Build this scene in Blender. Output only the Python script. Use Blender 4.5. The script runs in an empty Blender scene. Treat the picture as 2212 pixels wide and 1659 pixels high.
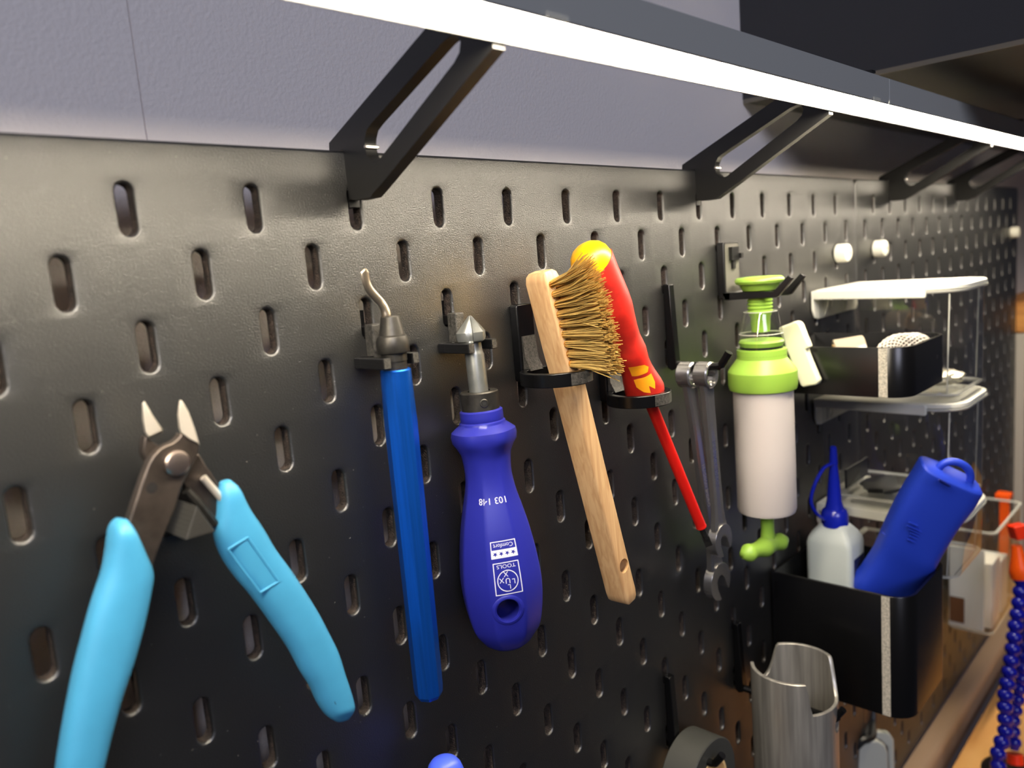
import bpy, bmesh, math, random
from mathutils import Vector, Matrix
random.seed(7)
SC = bpy.context.scene
COL = SC.collection
PI = math.pi

# ------------------------------------------------------------ camera, sky, exposure
# world millimetres: X along the pegboard, Y out of the wall is negative, Z up (board front at Y=0)
CAM = Vector((-95.6248, -240.0992, -24.4506))
RIGHT = Vector((0.68278606, -0.72615805, -0.08060825))
UP = Vector((0.16345201, 0.04428616, 0.98555679))
BACK = Vector((-0.71210016, -0.68610001, 0.14892996))
FPX = 1716.66
cd = bpy.data.cameras.new('camera'); cam = bpy.data.objects.new('camera', cd); COL.objects.link(cam)
m3 = Matrix((RIGHT, UP, BACK)).transposed()
cam.matrix_world = Matrix.Translation(CAM / 1000) @ m3.to_4x4()
cd.sensor_fit = 'HORIZONTAL'; cd.sensor_width = 36; cd.lens = FPX / 2212 * 36
cd.clip_start = 0.005; cd.clip_end = 50
cd.dof.use_dof = True; cd.dof.focus_distance = 0.345; cd.dof.aperture_fstop = 10.0
SC.camera = cam
W = bpy.data.worlds.new('world'); SC.world = W; W.use_nodes = True
W.node_tree.nodes['Background'].inputs[0].default_value = (0.74, 0.76, 1.0, 1)
W.node_tree.nodes['Background'].inputs[1].default_value = 0.045
vs = SC.view_settings
vs.view_transform = 'Standard'; vs.look = 'None'; vs.exposure = 0.0; vs.gamma = 1.0; vs.use_curve_mapping = False
LED_POWER = 78.0
# window of the room, behind and to the right of the camera
wl = bpy.data.lights.new('window_daylight', 'AREA'); wl.shape = 'RECTANGLE'; wl.size = 1.1; wl.size_y = 0.9
wl.energy = 42.0; wl.color = (0.80, 0.82, 1.0)
wo = bpy.data.objects.new('window_daylight', wl); COL.objects.link(wo)
wo.location = (-1.5, -2.3, 1.25)
wo.rotation_euler = (Vector((0.3, 0, -0.1)) - wo.location).to_track_quat('-Z', 'Y').to_euler()

# ------------------------------------------------------------ small maths: world points (mm) on given planes
def ray(u, v):
    return RIGHT * ((u - 1106) / FPX) - UP * ((v - 829.5) / FPX) - BACK
def PY(u, v, y): r = ray(u, v); return CAM + r * ((y - CAM.y) / r.y)
def PX(u, v, x): r = ray(u, v); return CAM + r * ((x - CAM.x) / r.x)
def PZ(u, v, z): r = ray(u, v); return CAM + r * ((z - CAM.z) / r.z)
def PD(u, v, d): return CAM + ray(u, v) * d
def V(*a): return Vector(a)

# ------------------------------------------------------------ materials
def lin(c):
    return tuple(((x / 255) / 12.92 if x / 255 <= 0.04045 else ((x / 255 + 0.055) / 1.055) ** 2.4) for x in c)
def mat(name, rgb, rough=0.5, metal=0.0, spec=0.5, bump=None, vary=None, coat=0.0, emit=None, sss=0.0, streak=None):
    """rgb: sRGB 0-255 surface colour; bump=(scale, strength, distance mm); vary=(scale, amount); streak=(axis scale vec, amount)"""
    m = bpy.data.materials.new(name); m.use_nodes = True
    nt = m.node_tree; b = nt.nodes['Principled BSDF']
    c = lin(rgb)
    b.inputs['Base Color'].default_value = (*c, 1)
    b.inputs['Roughness'].default_value = rough; b.inputs['Metallic'].default_value = metal
    b.inputs['Specular IOR Level'].default_value = spec
    b.inputs['Coat Weight'].default_value = coat
    if sss: b.inputs['Subsurface Weight'].default_value = sss; b.inputs['Subsurface Radius'].default_value = (0.004, 0.004, 0.004)
    if emit: b.inputs['Emission Color'].default_value = (*emit[0], 1); b.inputs['Emission Strength'].default_value = emit[1]
    tc = nt.nodes.new('ShaderNodeTexCoord'); gm = nt.nodes.new('ShaderNodeNewGeometry')
    if vary or streak:
        n = nt.nodes.new('ShaderNodeTexNoise'); n.inputs['Detail'].default_value = 6
        if streak:
            mp = nt.nodes.new('ShaderNodeMapping'); mp.inputs['Scale'].default_value = streak[0]
            nt.links.new(tc.outputs['Object'], mp.inputs['Vector']); nt.links.new(mp.outputs[0], n.inputs['Vector'])
            n.inputs['Scale'].default_value = 1.0; amt = streak[1]
        else:
            nt.links.new(gm.outputs['Position'], n.inputs['Vector']); n.inputs['Scale'].default_value = vary[0]; amt = vary[1]
        r = nt.nodes.new('ShaderNodeValToRGB')
        r.color_ramp.elements[0].position = 0.3; r.color_ramp.elements[1].position = 0.7
        r.color_ramp.elements[0].color = (*[max(0, x * (1 - amt)) for x in c], 1)
        r.color_ramp.elements[1].color = (*[min(1, x * (1 + amt)) for x in c], 1)
        nt.links.new(n.outputs[0], r.inputs[0]); nt.links.new(r.outputs[0], b.inputs['Base Color'])
    if bump:
        n2 = nt.nodes.new('ShaderNodeTexNoise'); n2.inputs['Scale'].default_value = bump[0]; n2.inputs['Detail'].default_value = 3
        nt.links.new(gm.outputs['Position'], n2.inputs['Vector'])
        bp = nt.nodes.new('ShaderNodeBump'); bp.inputs['Strength'].default_value = bump[1]; bp.inputs['Distance'].default_value = bump[2] / 1000
        nt.links.new(n2.outputs[0], bp.inputs['Height']); nt.links.new(bp.outputs[0], b.inputs['Normal'])
    return m
def layered(name, rgb, rough=0.35, axis=2, pitch=0.35):
    """printed plastic with fine layer lines across one world axis"""
    m = mat(name, rgb, rough)
    nt = m.node_tree; b = nt.nodes['Principled BSDF']
    gm = nt.nodes.new('ShaderNodeNewGeometry'); w = nt.nodes.new('ShaderNodeTexWave'); w.bands_direction = 'XYZ'[axis]
    w.inputs['Scale'].default_value = 1000 / pitch / 20 * PI; w.inputs['Distortion'].default_value = 0.6
    nt.links.new(gm.outputs['Position'], w.inputs['Vector'])
    bp = nt.nodes.new('ShaderNodeBump'); bp.inputs['Strength'].default_value = 0.25; bp.inputs['Distance'].default_value = 0.0001
    nt.links.new(w.outputs[1], bp.inputs['Height']); nt.links.new(bp.outputs[0], b.inputs['Normal'])
    return m
def clear(name, tint=(0.95, 0.955, 0.955), ior=1.5, rough=0.03, gain=1.0):
    """thin clear plastic: see-through with a Fresnel reflection"""
    m = bpy.data.materials.new(name); m.use_nodes = True; nt = m.node_tree; nt.nodes.clear()
    o = nt.nodes.new('ShaderNodeOutputMaterial'); mx = nt.nodes.new('ShaderNodeMixShader')
    t = nt.nodes.new('ShaderNodeBsdfTransparent'); g = nt.nodes.new('ShaderNodeBsdfGlossy'); lw = nt.nodes.new('ShaderNodeLayerWeight'); lw.inputs[0].default_value = 0.5
    pw = nt.nodes.new('ShaderNodeMath'); pw.operation = 'POWER'; pw.inputs[1].default_value = 5.0
    f = nt.nodes.new('ShaderNodeMath'); f.operation = 'MULTIPLY_ADD'; f.inputs[1].default_value = 0.92; f.inputs[2].default_value = 0.075
    nt.links.new(lw.outputs['Facing'], pw.inputs[0]); nt.links.new(pw.outputs[0], f.inputs[0])
    t.inputs[0].default_value = (*tint, 1); g.inputs['Roughness'].default_value = rough
    nt.links.new(f.outputs[0], mx.inputs[0]); nt.links.new(t.outputs[0], mx.inputs[1]); nt.links.new(g.outputs[0], mx.inputs[2])
    nt.links.new(mx.outputs[0], o.inputs[0])
    return m
def milky(name, rgb, alpha=0.5, rough=0.3):
    m = mat(name, rgb, rough)
    nt = m.node_tree; b = nt.nodes['Principled BSDF']; o = [n for n in nt.nodes if n.type == 'OUTPUT_MATERIAL'][0]
    t = nt.nodes.new('ShaderNodeBsdfTransparent'); mx = nt.nodes.new('ShaderNodeMixShader'); mx.inputs[0].default_value = alpha
    nt.links.new(t.outputs[0], mx.inputs[1]); nt.links.new(b.outputs[0], mx.inputs[2]); nt.links.new(mx.outputs[0], o.inputs[0])
    return m
def wood(name, rgb, dark, scale):
    m = mat(name, rgb, 0.55)
    nt = m.node_tree; b = nt.nodes['Principled BSDF']
    tc = nt.nodes.new('ShaderNodeTexCoord'); mp = nt.nodes.new('ShaderNodeMapping'); mp.inputs['Scale'].default_value = scale
    n = nt.nodes.new('ShaderNodeTexNoise'); n.inputs['Scale'].default_value = 1; n.inputs['Detail'].default_value = 8; n.inputs['Distortion'].default_value = 0.8
    r = nt.nodes.new('ShaderNodeValToRGB'); r.color_ramp.elements[0].position = 0.35; r.color_ramp.elements[1].position = 0.62
    r.color_ramp.elements[0].color = (*lin(dark), 1); r.color_ramp.elements[1].color = (*lin(rgb), 1)
    nt.links.new(tc.outputs['Object'], mp.inputs[0]); nt.links.new(mp.outputs[0], n.inputs['Vector'])
    nt.links.new(n.outputs[0], r.inputs[0]); nt.links.new(r.outputs[0], b.inputs['Base Color'])
    bp = nt.nodes.new('ShaderNodeBump'); bp.inputs['Strength'].default_value = 0.3; bp.inputs['Distance'].default_value = 0.0002
    nt.links.new(n.outputs[0], bp.inputs['Height']); nt.links.new(bp.outputs[0], b.inputs['Normal'])
    return m

M_WALL = mat('wall_paint', (236, 230, 227), 0.7, spec=0.3, bump=(640, 0.4, 0.7))
M_BOARD = mat('board_black', (17, 17, 16), 0.39, spec=1.0, bump=(1900, 0.9, 0.20), vary=(1900, 0.4))
M_BOARD.node_tree.nodes['Principled BSDF'].inputs['IOR'].default_value = 1.64
def specks(m, scale, rgb):
    nt = m.node_tree; b = nt.nodes['Principled BSDF']; src = b.inputs['Base Color'].links[0].from_socket
    gm = nt.nodes.new('ShaderNodeNewGeometry'); vo = nt.nodes.new('ShaderNodeTexVoronoi'); vo.inputs['Scale'].default_value = scale
    nt.links.new(gm.outputs['Position'], vo.inputs['Vector'])
    lt_ = nt.nodes.new('ShaderNodeMath'); lt_.operation = 'LESS_THAN'; lt_.inputs[1].default_value = 0.085; nt.links.new(vo.outputs['Distance'], lt_.inputs[0])
    sp = nt.nodes.new('ShaderNodeSeparateColor'); nt.links.new(vo.outputs['Color'], sp.inputs[0])
    gt = nt.nodes.new('ShaderNodeMath'); gt.operation = 'GREATER_THAN'; gt.inputs[1].default_value = 0.92; nt.links.new(sp.outputs[0], gt.inputs[0])
    mu = nt.nodes.new('ShaderNodeMath'); mu.operation = 'MULTIPLY'; nt.links.new(lt_.outputs[0], mu.inputs[0]); nt.links.new(gt.outputs[0], mu.inputs[1])
    mx = nt.nodes.new('ShaderNodeMix'); mx.data_type = 'RGBA'; nt.links.new(mu.outputs[0], mx.inputs[0]); nt.links.new(src, mx.inputs[6]); mx.inputs[7].default_value = (*lin(rgb), 1)
    nt.links.new(mx.outputs[2], b.inputs['Base Color'])
specks(M_BOARD, 420, (112, 110, 102))
M_SLOT = mat('raw_fibreboard', (50, 41, 35), 0.7, bump=(1500, 1.0, 0.6), vary=(600, 0.8))
M_BACKFACE = mat('bounce_back', (186, 166, 140), 0.8)  # unseen panel back, made pale to bounce light onto the wall behind
M_PRINT = layered('printed_black', (17, 17, 18), 0.33, 2)
M_PRINTX = layered('printed_black_side', (20, 20, 20), 0.38, 1)
M_SCUFF = mat('scuffed_black', (58, 56, 52), 0.5, bump=(1800, 0.9, 0.3), vary=(900, 0.75))
M_BLACK = mat('black_plastic', (18, 18, 19), 0.4)
M_GLOSSBLACK = mat('gloss_black_plastic', (9, 9, 10), 0.27, spec=0.38)
M_SEAM = mat('sanded_seam', (176, 170, 156), 0.6, bump=(1500, 1.0, 0.5), vary=(900, 0.4))
M_CHANNEL = mat('led_channel', (168, 170, 166), 0.5, bump=(2500, 0.2, 0.05))
M_LED = mat('led_diffuser', (255, 250, 240), 0.5, emit=((1.0, 0.875, 0.685), LED_POWER))
M_CAB = mat('cabinet_black', (52, 52, 54), 0.5, bump=(300, 0.1, 0.2))
M_CABUNDER = mat('cabinet_underside', (60, 57, 52), 0.35, vary=(12, 0.4))
M_WHITE = mat('white_plastic', (220, 219, 206), 0.32, sss=0.0)
M_CREAM = mat('cream_plastic', (236, 234, 200), 0.35)
M_TUBEWHITE = mat('white_tube', (196, 188, 182), 0.42)
M_GREEN = mat('lime_plastic', (146, 186, 70), 0.38, sss=0.08)
M_CLEAR = clear('clear_plastic')
M_CLEARRIM = milky('clear_plastic_edge', (226, 226, 214), 0.62, 0.12)
M_SKY = mat('sky_blue_grip', (64, 146, 188), 0.48, bump=(2500, 0.12, 0.05), vary=(90, 0.05))
M_STEEL = mat('brown_steel', (80, 72, 66), 0.4, 0.7, vary=(200, 0.25))
M_EDGE = mat('ground_steel', (220, 212, 198), 0.34, 0.55, bump=(1500, 0.15, 0.1))
M_DARKSTEEL = mat('dark_steel', (70, 68, 64), 0.42, 0.8, vary=(300, 0.3))
M_GREYSTEEL = mat('grey_steel', (128, 130, 127), 0.36, 0.7, vary=(150, 0.2), bump=(1200, 0.1, 0.05))
M_CHROME = mat('chrome', (176, 174, 172), 0.22, 0.9)
M_BLADE = mat('blade_steel', (196, 182, 160), 0.3, 1.0)
M_BROWNROD = mat('tempered_steel', (140, 104, 84), 0.3, 1.0)
M_ANOD = mat('blue_anodised', (22, 96, 206), 0.3, 0.75, bump=(1500, 0.08, 0.05), streak=((900, 900, 30), 0.12))
M_HANDLE = mat('ultramarine_plastic', (34, 38, 138), 0.36, bump=(1800, 0.08, 0.06))
M_PRINTWHITE = mat('white_print', (206, 208, 222), 0.5)
M_RED = mat('red_grip', (180, 34, 24), 0.42, vary=(62, 0.5), bump=(900, 0.15, 0.1))
M_REDSHAFT = mat('red_sleeve', (206, 24, 14), 0.4, bump=(900, 0.2, 0.1))
M_YELLOW = mat('yellow_cap', (236, 172, 0), 0.35)
M_AMBER = mat('amber_print', (228, 150, 16), 0.42)
M_BEECH = wood('beech', (200, 164, 120), (178, 138, 94), (420, 420, 28))
M_BRASS = mat('brass_wire', (214, 180, 104), 0.3, 0.68)
M_BRASSDARK = mat('brass_tuft_root', (176, 118, 48), 0.5, 0.6)
M_BLUE = mat('royal_blue_silicone', (32, 62, 190), 0.5)
M_NOZZLE = mat('deep_blue_plastic', (16, 30, 158), 0.25)
M_BOTTLE = milky('milky_bottle', (206, 214, 208), 0.82, 0.35)
M_LIQUID = mat('pale_liquid', (150, 168, 172), 0.4)
M_LABEL = mat('navy_label', (34, 40, 78), 0.5)
M_ALU = mat('brushed_aluminium', (160, 157, 150), 0.38, 0.6, streak=((260, 260, 14), 0.35), bump=(900, 0.08, 0.05))
M_TAPE = mat('black_tape', (54, 55, 52), 0.45, bump=(900, 0.2, 0.1))
M_CARD = mat('cardboard', (226, 190, 132), 0.7, bump=(900, 0.3, 0.1))
M_HOSE = mat('hose_blue', (14, 18, 150), 0.22)
M_ORANGE = mat('orange_plastic', (255, 92, 8), 0.35)
M_REDPL = mat('red_plastic', (238, 52, 14), 0.35)
M_RAIL = mat('rail_brown', (166, 138, 110), 0.45)
M_PLY = wood('plywood', (236, 180, 106), (214, 138, 66), (3.0, 14, 30))
M_SHELFWOOD = wood('oak_edge', (196, 138, 70), (160, 104, 48), (6, 6, 60))
M_GREY = mat('grey_plastic', (192, 192, 178), 0.4)
M_MESH = mat('braid', (196, 190, 178), 0.5)
M_MESHDARK = mat('braid_core', (60, 56, 50), 0.7)
M_CLEARTAPE = milky('clear_tape', (168, 156, 136), 0.85, 0.15)
M_BAG = mat('silver_foil', (235, 228, 205), 0.22, 0.6, bump=(300, 0.8, 1.5))
M_BROWN = mat('brown_part', (96, 62, 34), 0.6)
M_PAPER = mat('off_white_card', (222, 214, 190), 0.6)
M_SCREW = mat('screw_steel', (200, 196, 188), 0.2, 1.0)

# ------------------------------------------------------------ mesh building
class MB:
    def __init__(s): s.v = []; s.f = []; s.mi = []
    def add(s, vs, fs, mi=0):
        k = len(s.v); s.v += [Vector(x) for x in vs]; s.f += [tuple(i + k for i in f) for f in fs]; s.mi += [mi] * len(fs); return s
    def box(s, a, b, mi=0):
        x0, x1 = sorted((a[0], b[0])); y0, y1 = sorted((a[1], b[1])); z0, z1 = sorted((a[2], b[2]))
        return s.add([(x0,y0,z0),(x1,y0,z0),(x1,y1,z0),(x0,y1,z0),(x0,y0,z1),(x1,y0,z1),(x1,y1,z1),(x0,y1,z1)],
                     [(0,3,2,1),(4,5,6,7),(0,1,5,4),(1,2,6,5),(2,3,7,6),(3,0,4,7)], mi)
    def obox(s, c, ex, ey, ez, mi=0):
        c = Vector(c); ex = Vector(ex); ey = Vector(ey); ez = Vector(ez); vs = []
        for sz in (-1, 1):
            for sx, sy in ((-1,-1),(1,-1),(1,1),(-1,1)): vs.append(c + ex*sx + ey*sy + ez*sz)
        return s.add(vs, [(0,3,2,1),(4,5,6,7),(0,1,5,4),(1,2,6,5),(2,3,7,6),(3,0,4,7)], mi)
    def prism(s, poly, ext, mi=0):
        n = len(poly); poly = [Vector(p) for p in poly]; ext = Vector(ext)
        return s.add(poly + [p + ext for p in poly],
                     [tuple(range(n-1, -1, -1)), tuple(range(n, 2*n))] + [(i, (i+1) % n, n + (i+1) % n, n + i) for i in range(n)], mi)
    def rings(s, rings, cap0=True, cap1=True, mi=0, close=False):
        n = len(rings[0]); vs = [p for r in rings for p in r]; fs = []
        m = len(rings)
        for j in range(m if close else m - 1):
            for i in range(n):
                a = j*n + i; b = j*n + (i+1) % n; k = ((j+1) % m)*n
                fs.append((a, b, k + (i+1) % n, k + i))
        if not close:
            if cap0: fs.append(tuple(range(n-1, -1, -1)))
            if cap1: fs.append(tuple((m-1)*n + i for i in range(n)))
        return s.add(vs, fs, mi)
    def revolve(s, A, axis, prof, n=32, e1=None, shape=None, cap0=True, cap1=True, mi=0, close=False):
        A = Vector(A); axis = Vector(axis).normalized(); e1, e2 = frame(axis, e1)
        rr = []
        for t, r in prof:
            rr.append([A + axis*t + (e1*math.cos(2*PI*i/n) + e2*math.sin(2*PI*i/n)) * (r * (shape(2*PI*i/n, t) if shape else 1)) for i in range(n)])
        return s.rings(rr, cap0, cap1, mi, close)
    def tube(s, pts, r, n=8, mi=0, caps=True, flat=None):
        pts = [Vector(p) for p in pts]; m = len(pts); rr = []
        if not hasattr(r, '__len__'): r = [r]*m
        t0 = (pts[1]-pts[0]).normalized(); e1, e2 = frame(t0)
        for i in range(m):
            t = (pts[min(i+1, m-1)] - pts[max(i-1, 0)]).normalized()
            e1 = (e1 - t*e1.dot(t)).normalized(); e2 = t.cross(e1)
            rr.append([pts[i] + e1*math.cos(2*PI*k/n)*r[i] + e2*math.sin(2*PI*k/n)*r[i] for k in range(n)])
        return s.rings(rr, caps, caps, mi)
def frame(axis, e1=None):
    axis = Vector(axis).normalized()
    if e1 is None: e1 = Vector((0,0,1)) if abs(axis.z) < 0.9 else Vector((1,0,0))
    e1 = Vector(e1); e1 = (e1 - axis*e1.dot(axis)).normalized()
    return e1, axis.cross(e1)
def smooth_path(pts, k=6):
    pts = [Vector(p) for p in pts]; out = []
    P = [pts[0]*2 - pts[1]] + pts + [pts[-1]*2 - pts[-2]]
    for i in range(1, len(P)-2):
        a, b, c, d = P[i-1:i+3]
        for j in range(k):
            t = j/k
            out.append(0.5*((2*b) + (c-a)*t + (2*a-5*b+4*c-d)*t*t + (3*b-a-3*c+d)*t**3))
    return out + [pts[-1]]
def arc2(cx, cy, r, a0, a1, n):
    return [(cx + r*math.cos(math.radians(a0 + (a1-a0)*i/n)), cy + r*math.sin(math.radians(a0 + (a1-a0)*i/n))) for i in range(n+1)]
def rrect(x0, y0, x1, y1, r, n=4):
    return arc2(x1-r, y1-r, r, 0, 90, n) + arc2(x0+r, y1-r, r, 90, 180, n) + arc2(x0+r, y0+r, r, 180, 270, n) + arc2(x1-r, y0+r, r, 270, 360, n)

def wloc(o):
    p = Vector((0,0,0))
    while o is not None: p += o.location; o = o.parent
    return p
def obj(name, mb, mats, parent=None, loc=None, smooth=35, bevel=0, seg=2, kind=None):
    """one mesh object; mesh data relative to its own origin (first parent's origin when it is a part)"""
    me = bpy.data.meshes.new(name)
    if not isinstance(mats, (list, tuple)): mats = [mats]
    base = wloc(parent)*1000 if parent is not None else (Vector(loc) if loc is not None else Vector((0,0,0)))
    me.from_pydata([tuple((v - base)/1000) for v in mb.v], [], mb.f)
    for m in mats: me.materials.append(m)
    if len(mats) > 1: me.polygons.foreach_set('material_index', mb.mi)
    bm = bmesh.new(); bm.from_mesh(me); bmesh.ops.recalc_face_normals(bm, faces=bm.faces); bm.to_mesh(me); bm.free()
    o = bpy.data.objects.new(name, me); COL.objects.link(o)
    if parent is not None: o.parent = parent
    elif loc is not None: o.location = Vector(loc)/1000
    if smooth:
        me.polygons.foreach_set('use_smooth', [True]*len(me.polygons)); me.set_sharp_from_angle(angle=math.radians(smooth))
    if bevel:
        b = o.modifiers.new('bevel', 'BEVEL'); b.width = bevel/1000; b.segments = seg; b.limit_method = 'ANGLE'; b.angle_limit = math.radians(40); b.harden_normals = False
    if kind: o['kind'] = kind
    return o
def boolean(o, cutter_mb, op='DIFFERENCE', mat_=None):
    """cut a mesh once and keep the result (the cutter is removed again)"""
    base = wloc(o.parent)*1000 if o.parent is not None else o.location*1000
    if o.parent is not None: cl = base
    c = obj('cutter', cutter_mb, mat_ or o.data.materials[0], loc=base, smooth=0)
    md = o.modifiers.new('cut', 'BOOLEAN'); md.object = c; md.operation = op; md.solver = 'EXACT'
    bpy.context.view_layer.update()
    dg = bpy.context.evaluated_depsgraph_get()
    me = bpy.data.meshes.new_from_object(o.evaluated_get(dg))
    o.modifiers.clear(); o.data = me
    cm = c.data; bpy.data.objects.remove(c); bpy.data.meshes.remove(cm)
    me.set_sharp_from_angle(angle=math.radians(35))
    return o
def thing(name, label, cat, loc, group=None):
    o = bpy.data.objects.new(name, None); COL.objects.link(o); o.location = Vector(loc)/1000
    o.empty_display_size = 0.01
    o['label'] = label; o['category'] = cat
    if group: o['group'] = group
    return o
def tag(o, label, cat, group=None):
    o['label'] = label; o['category'] = cat
    if group: o['group'] = group
    return o
def pegs(boxes, m, parent, name='peg'):
    for a, b in boxes:
        q = MB(); q.box(a, b); obj(name, q, m, parent, smooth=0)
def text2d(s, size):
    c = bpy.data.curves.new('lettering', 'FONT'); c.body = s; c.size = size; c.align_x = 'CENTER'; c.align_y = 'CENTER'; c.resolution_u = 3
    o = bpy.data.objects.new('lettering', c); COL.objects.link(o)
    bpy.context.view_layer.update()
    me = bpy.data.meshes.new_from_object(o.evaluated_get(bpy.context.evaluated_depsgraph_get()))
    vs = [(v.co.x, v.co.y) for v in me.vertices]; fs = [tuple(p.vertices) for p in me.polygons]
    bpy.data.objects.remove(o); bpy.data.curves.remove(c); bpy.data.meshes.remove(me)
    return vs, fs

# ------------------------------------------------------------ the setting: wall, table, cabinet, far corner
w = MB(); WY = 30.0
gx = [-700, 21.5, 21.65, 21.95, 22.1, 1700]; gy = [WY, WY, WY+1.2, WY+1.2, WY, WY]
for i in range(5):
    w.add([(gx[i],gy[i],-900),(gx[i+1],gy[i+1],-900),(gx[i+1],gy[i+1],600),(gx[i],gy[i],600)], [(0,1,2,3)])
w.add([(-700,WY,-900),(1700,WY,-900),(1700,WY,600),(-700,WY,600),(-700,60,-900),(1700,60,-900),(1700,60,600),(-700,60,600)],
      [(4,7,6,5),(0,4,5,1),(1,5,6,2),(2,6,7,3),(3,7,4,0)])
obj('wall_back', w, M_WALL, smooth=0, kind='structure')

# ------------------------------------------------------------ pegboards with real slots
def pegboard(x0, x1, label):
    t = thing('pegboard', label, 'pegboard', (x0, 0, -540), 'black pegboard panels')
    mb = MB(); y_b = 5.0
    sa, sh = 2.5, 7.5                                     # slot half width and half height
    def stad(e):
        a, h = sa + e, sh + e; s = h - a; pts = [(a, -s), (a, 0), (a, s)]
        pts += [(a*math.cos(math.radians(22.5*i)), s + a*math.sin(math.radians(22.5*i))) for i in range(1, 8)]
        pts += [(-a, s), (-a, 0), (-a, -s)]
        pts += [(a*math.cos(math.radians(180 + 22.5*i)), -s + a*math.sin(math.radians(180 + 22.5*i))) for i in range(1, 8)]
        return pts
    sq = [(10,-10),(10,0),(10,10)] + [(10 - 2.5*i, 10) for i in range(1, 8)] + [(-10,10),(-10,0),(-10,-10)] + [(-10 + 2.5*i, -10) for i in range(1, 8)]
    prof = [(1.0, 0.0), (0.6, 0.1), (0.25, 0.4), (0.0, 1.1), (0.0, y_b)]
    rings2 = [stad(e) for e, _ in prof]
    nx = int(round((x1 - x0)/20)) - 1
    for r in range(27):
        z = -20*r
        for k in range(1, nx + 1):
            x = x0 + 20*k
            odd = (k % 2 == 0) if r % 2 == 0 else (k % 2 == 1)
            if r % 2 == 0 and (x - x0 < 30 or x1 - x < 30): odd = False
            if not odd:
                mb.add([(x-10,0,z-10),(x+10,0,z-10),(x+10,0,z+10),(x-10,0,z+10)], [(0,1,2,3)])
                mb.add([(x-10,y_b,z-10),(x+10,y_b,z-10),(x+10,y_b,z+10),(x-10,y_b,z+10)], [(3,2,1,0)], 2)
                continue
            vs = [(x+a, 0, z+b) for a, b in sq]
            for (e, d), rg in zip(prof, rings2): vs += [(x+a, d, z+b) for a, b in rg]
            vs += [(x+a, y_b, z+b) for a, b in sq]
            N = 20; nr = len(prof) + 2; k0 = len(mb.v); mb.v += [Vector(q) for q in vs]
            for j in range(nr - 1):
                for i in range(N):
                    mb.f.append((k0 + j*N + i, k0 + j*N + (i+1) % N, k0 + (j+1)*N + (i+1) % N, k0 + (j+1)*N + i)); mb.mi.append(1 if j == 4 else (2 if j == 5 else 0))
    # margin frame with rounded corners and a rounded edge
    gx0, gx1, gz0, gz1 = x0 + 10, x1 - 10, -530, 10
    def fr(e):
        return rrect(x0 + e, -540 + e, x1 - e, 20 - e, max(0.5, 7 - e), 5)
    inner = [(gx1, gz1)]*6 + [(gx0, gz1)]*6 + [(gx0, gz0)]*6 + [(gx1, gz0)]*6
    seq = [(inner, 0), (fr(1.2), 0), (fr(0.4), 0.25), (fr(0), 1.1), (fr(0), y_b), (inner, y_b)]
    mb.rings([[(a, d, b) for a, b in rg] for rg, d in seq], False, False)
    o = obj('panel', mb, [M_BOARD, M_SLOT, M_BACKFACE], t, smooth=50)
    return t
pegboard(-200, 560, 'nearer black slotted pegboard panel carrying the hand tools')
pegboard(560, 1120, 'farther black slotted pegboard panel beyond the vertical joint')
# hidden wall spacers behind the boards
# ------------------------------------------------------------ light bar on its brackets
BX = [80, 320, 640, 840]
lt = thing('light_bar', 'glowing white strip light in a grey channel above the pegboard', 'light', (-250, -87, 45))
for a, b in ((339.55, 340.45), (659.95, 660.85)):
    mb = MB(); mb.box((a,-97.7,41.2),(b,-77.4,51.3)); obj('joint_light_stop', mb, M_BLACK, lt, smooth=0)  # black filler added so the strip's light does not leak through the joints
for a, b in ((-260, 339.6), (340.4, 660), (660.8, 1010)):
    mb = MB(); mb.prism([(a, y, z) for y, z in [(-77,38),(-77,51.6),(-98,51.6),(-98,39.2),(-96.8,39.2),(-96.8,50.2),(-78.2,50.2),(-78.2,38)]], (b-a, 0, 0)); obj('channel', mb, M_CHANNEL, lt, smooth=0, bevel=0.3, seg=1)
mb = MB(); mb.prism([(-259.5, y, z) for y, z in [(-78.3,38.6),(-78.3,40.2),(-96.7,41.0),(-96.7,39.6),(-92,38.6),(-87,38.3),(-82,38.3)]], (1269, 0, 0))
obj('diffuser', mb, M_LED, lt, smooth=40)
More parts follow.
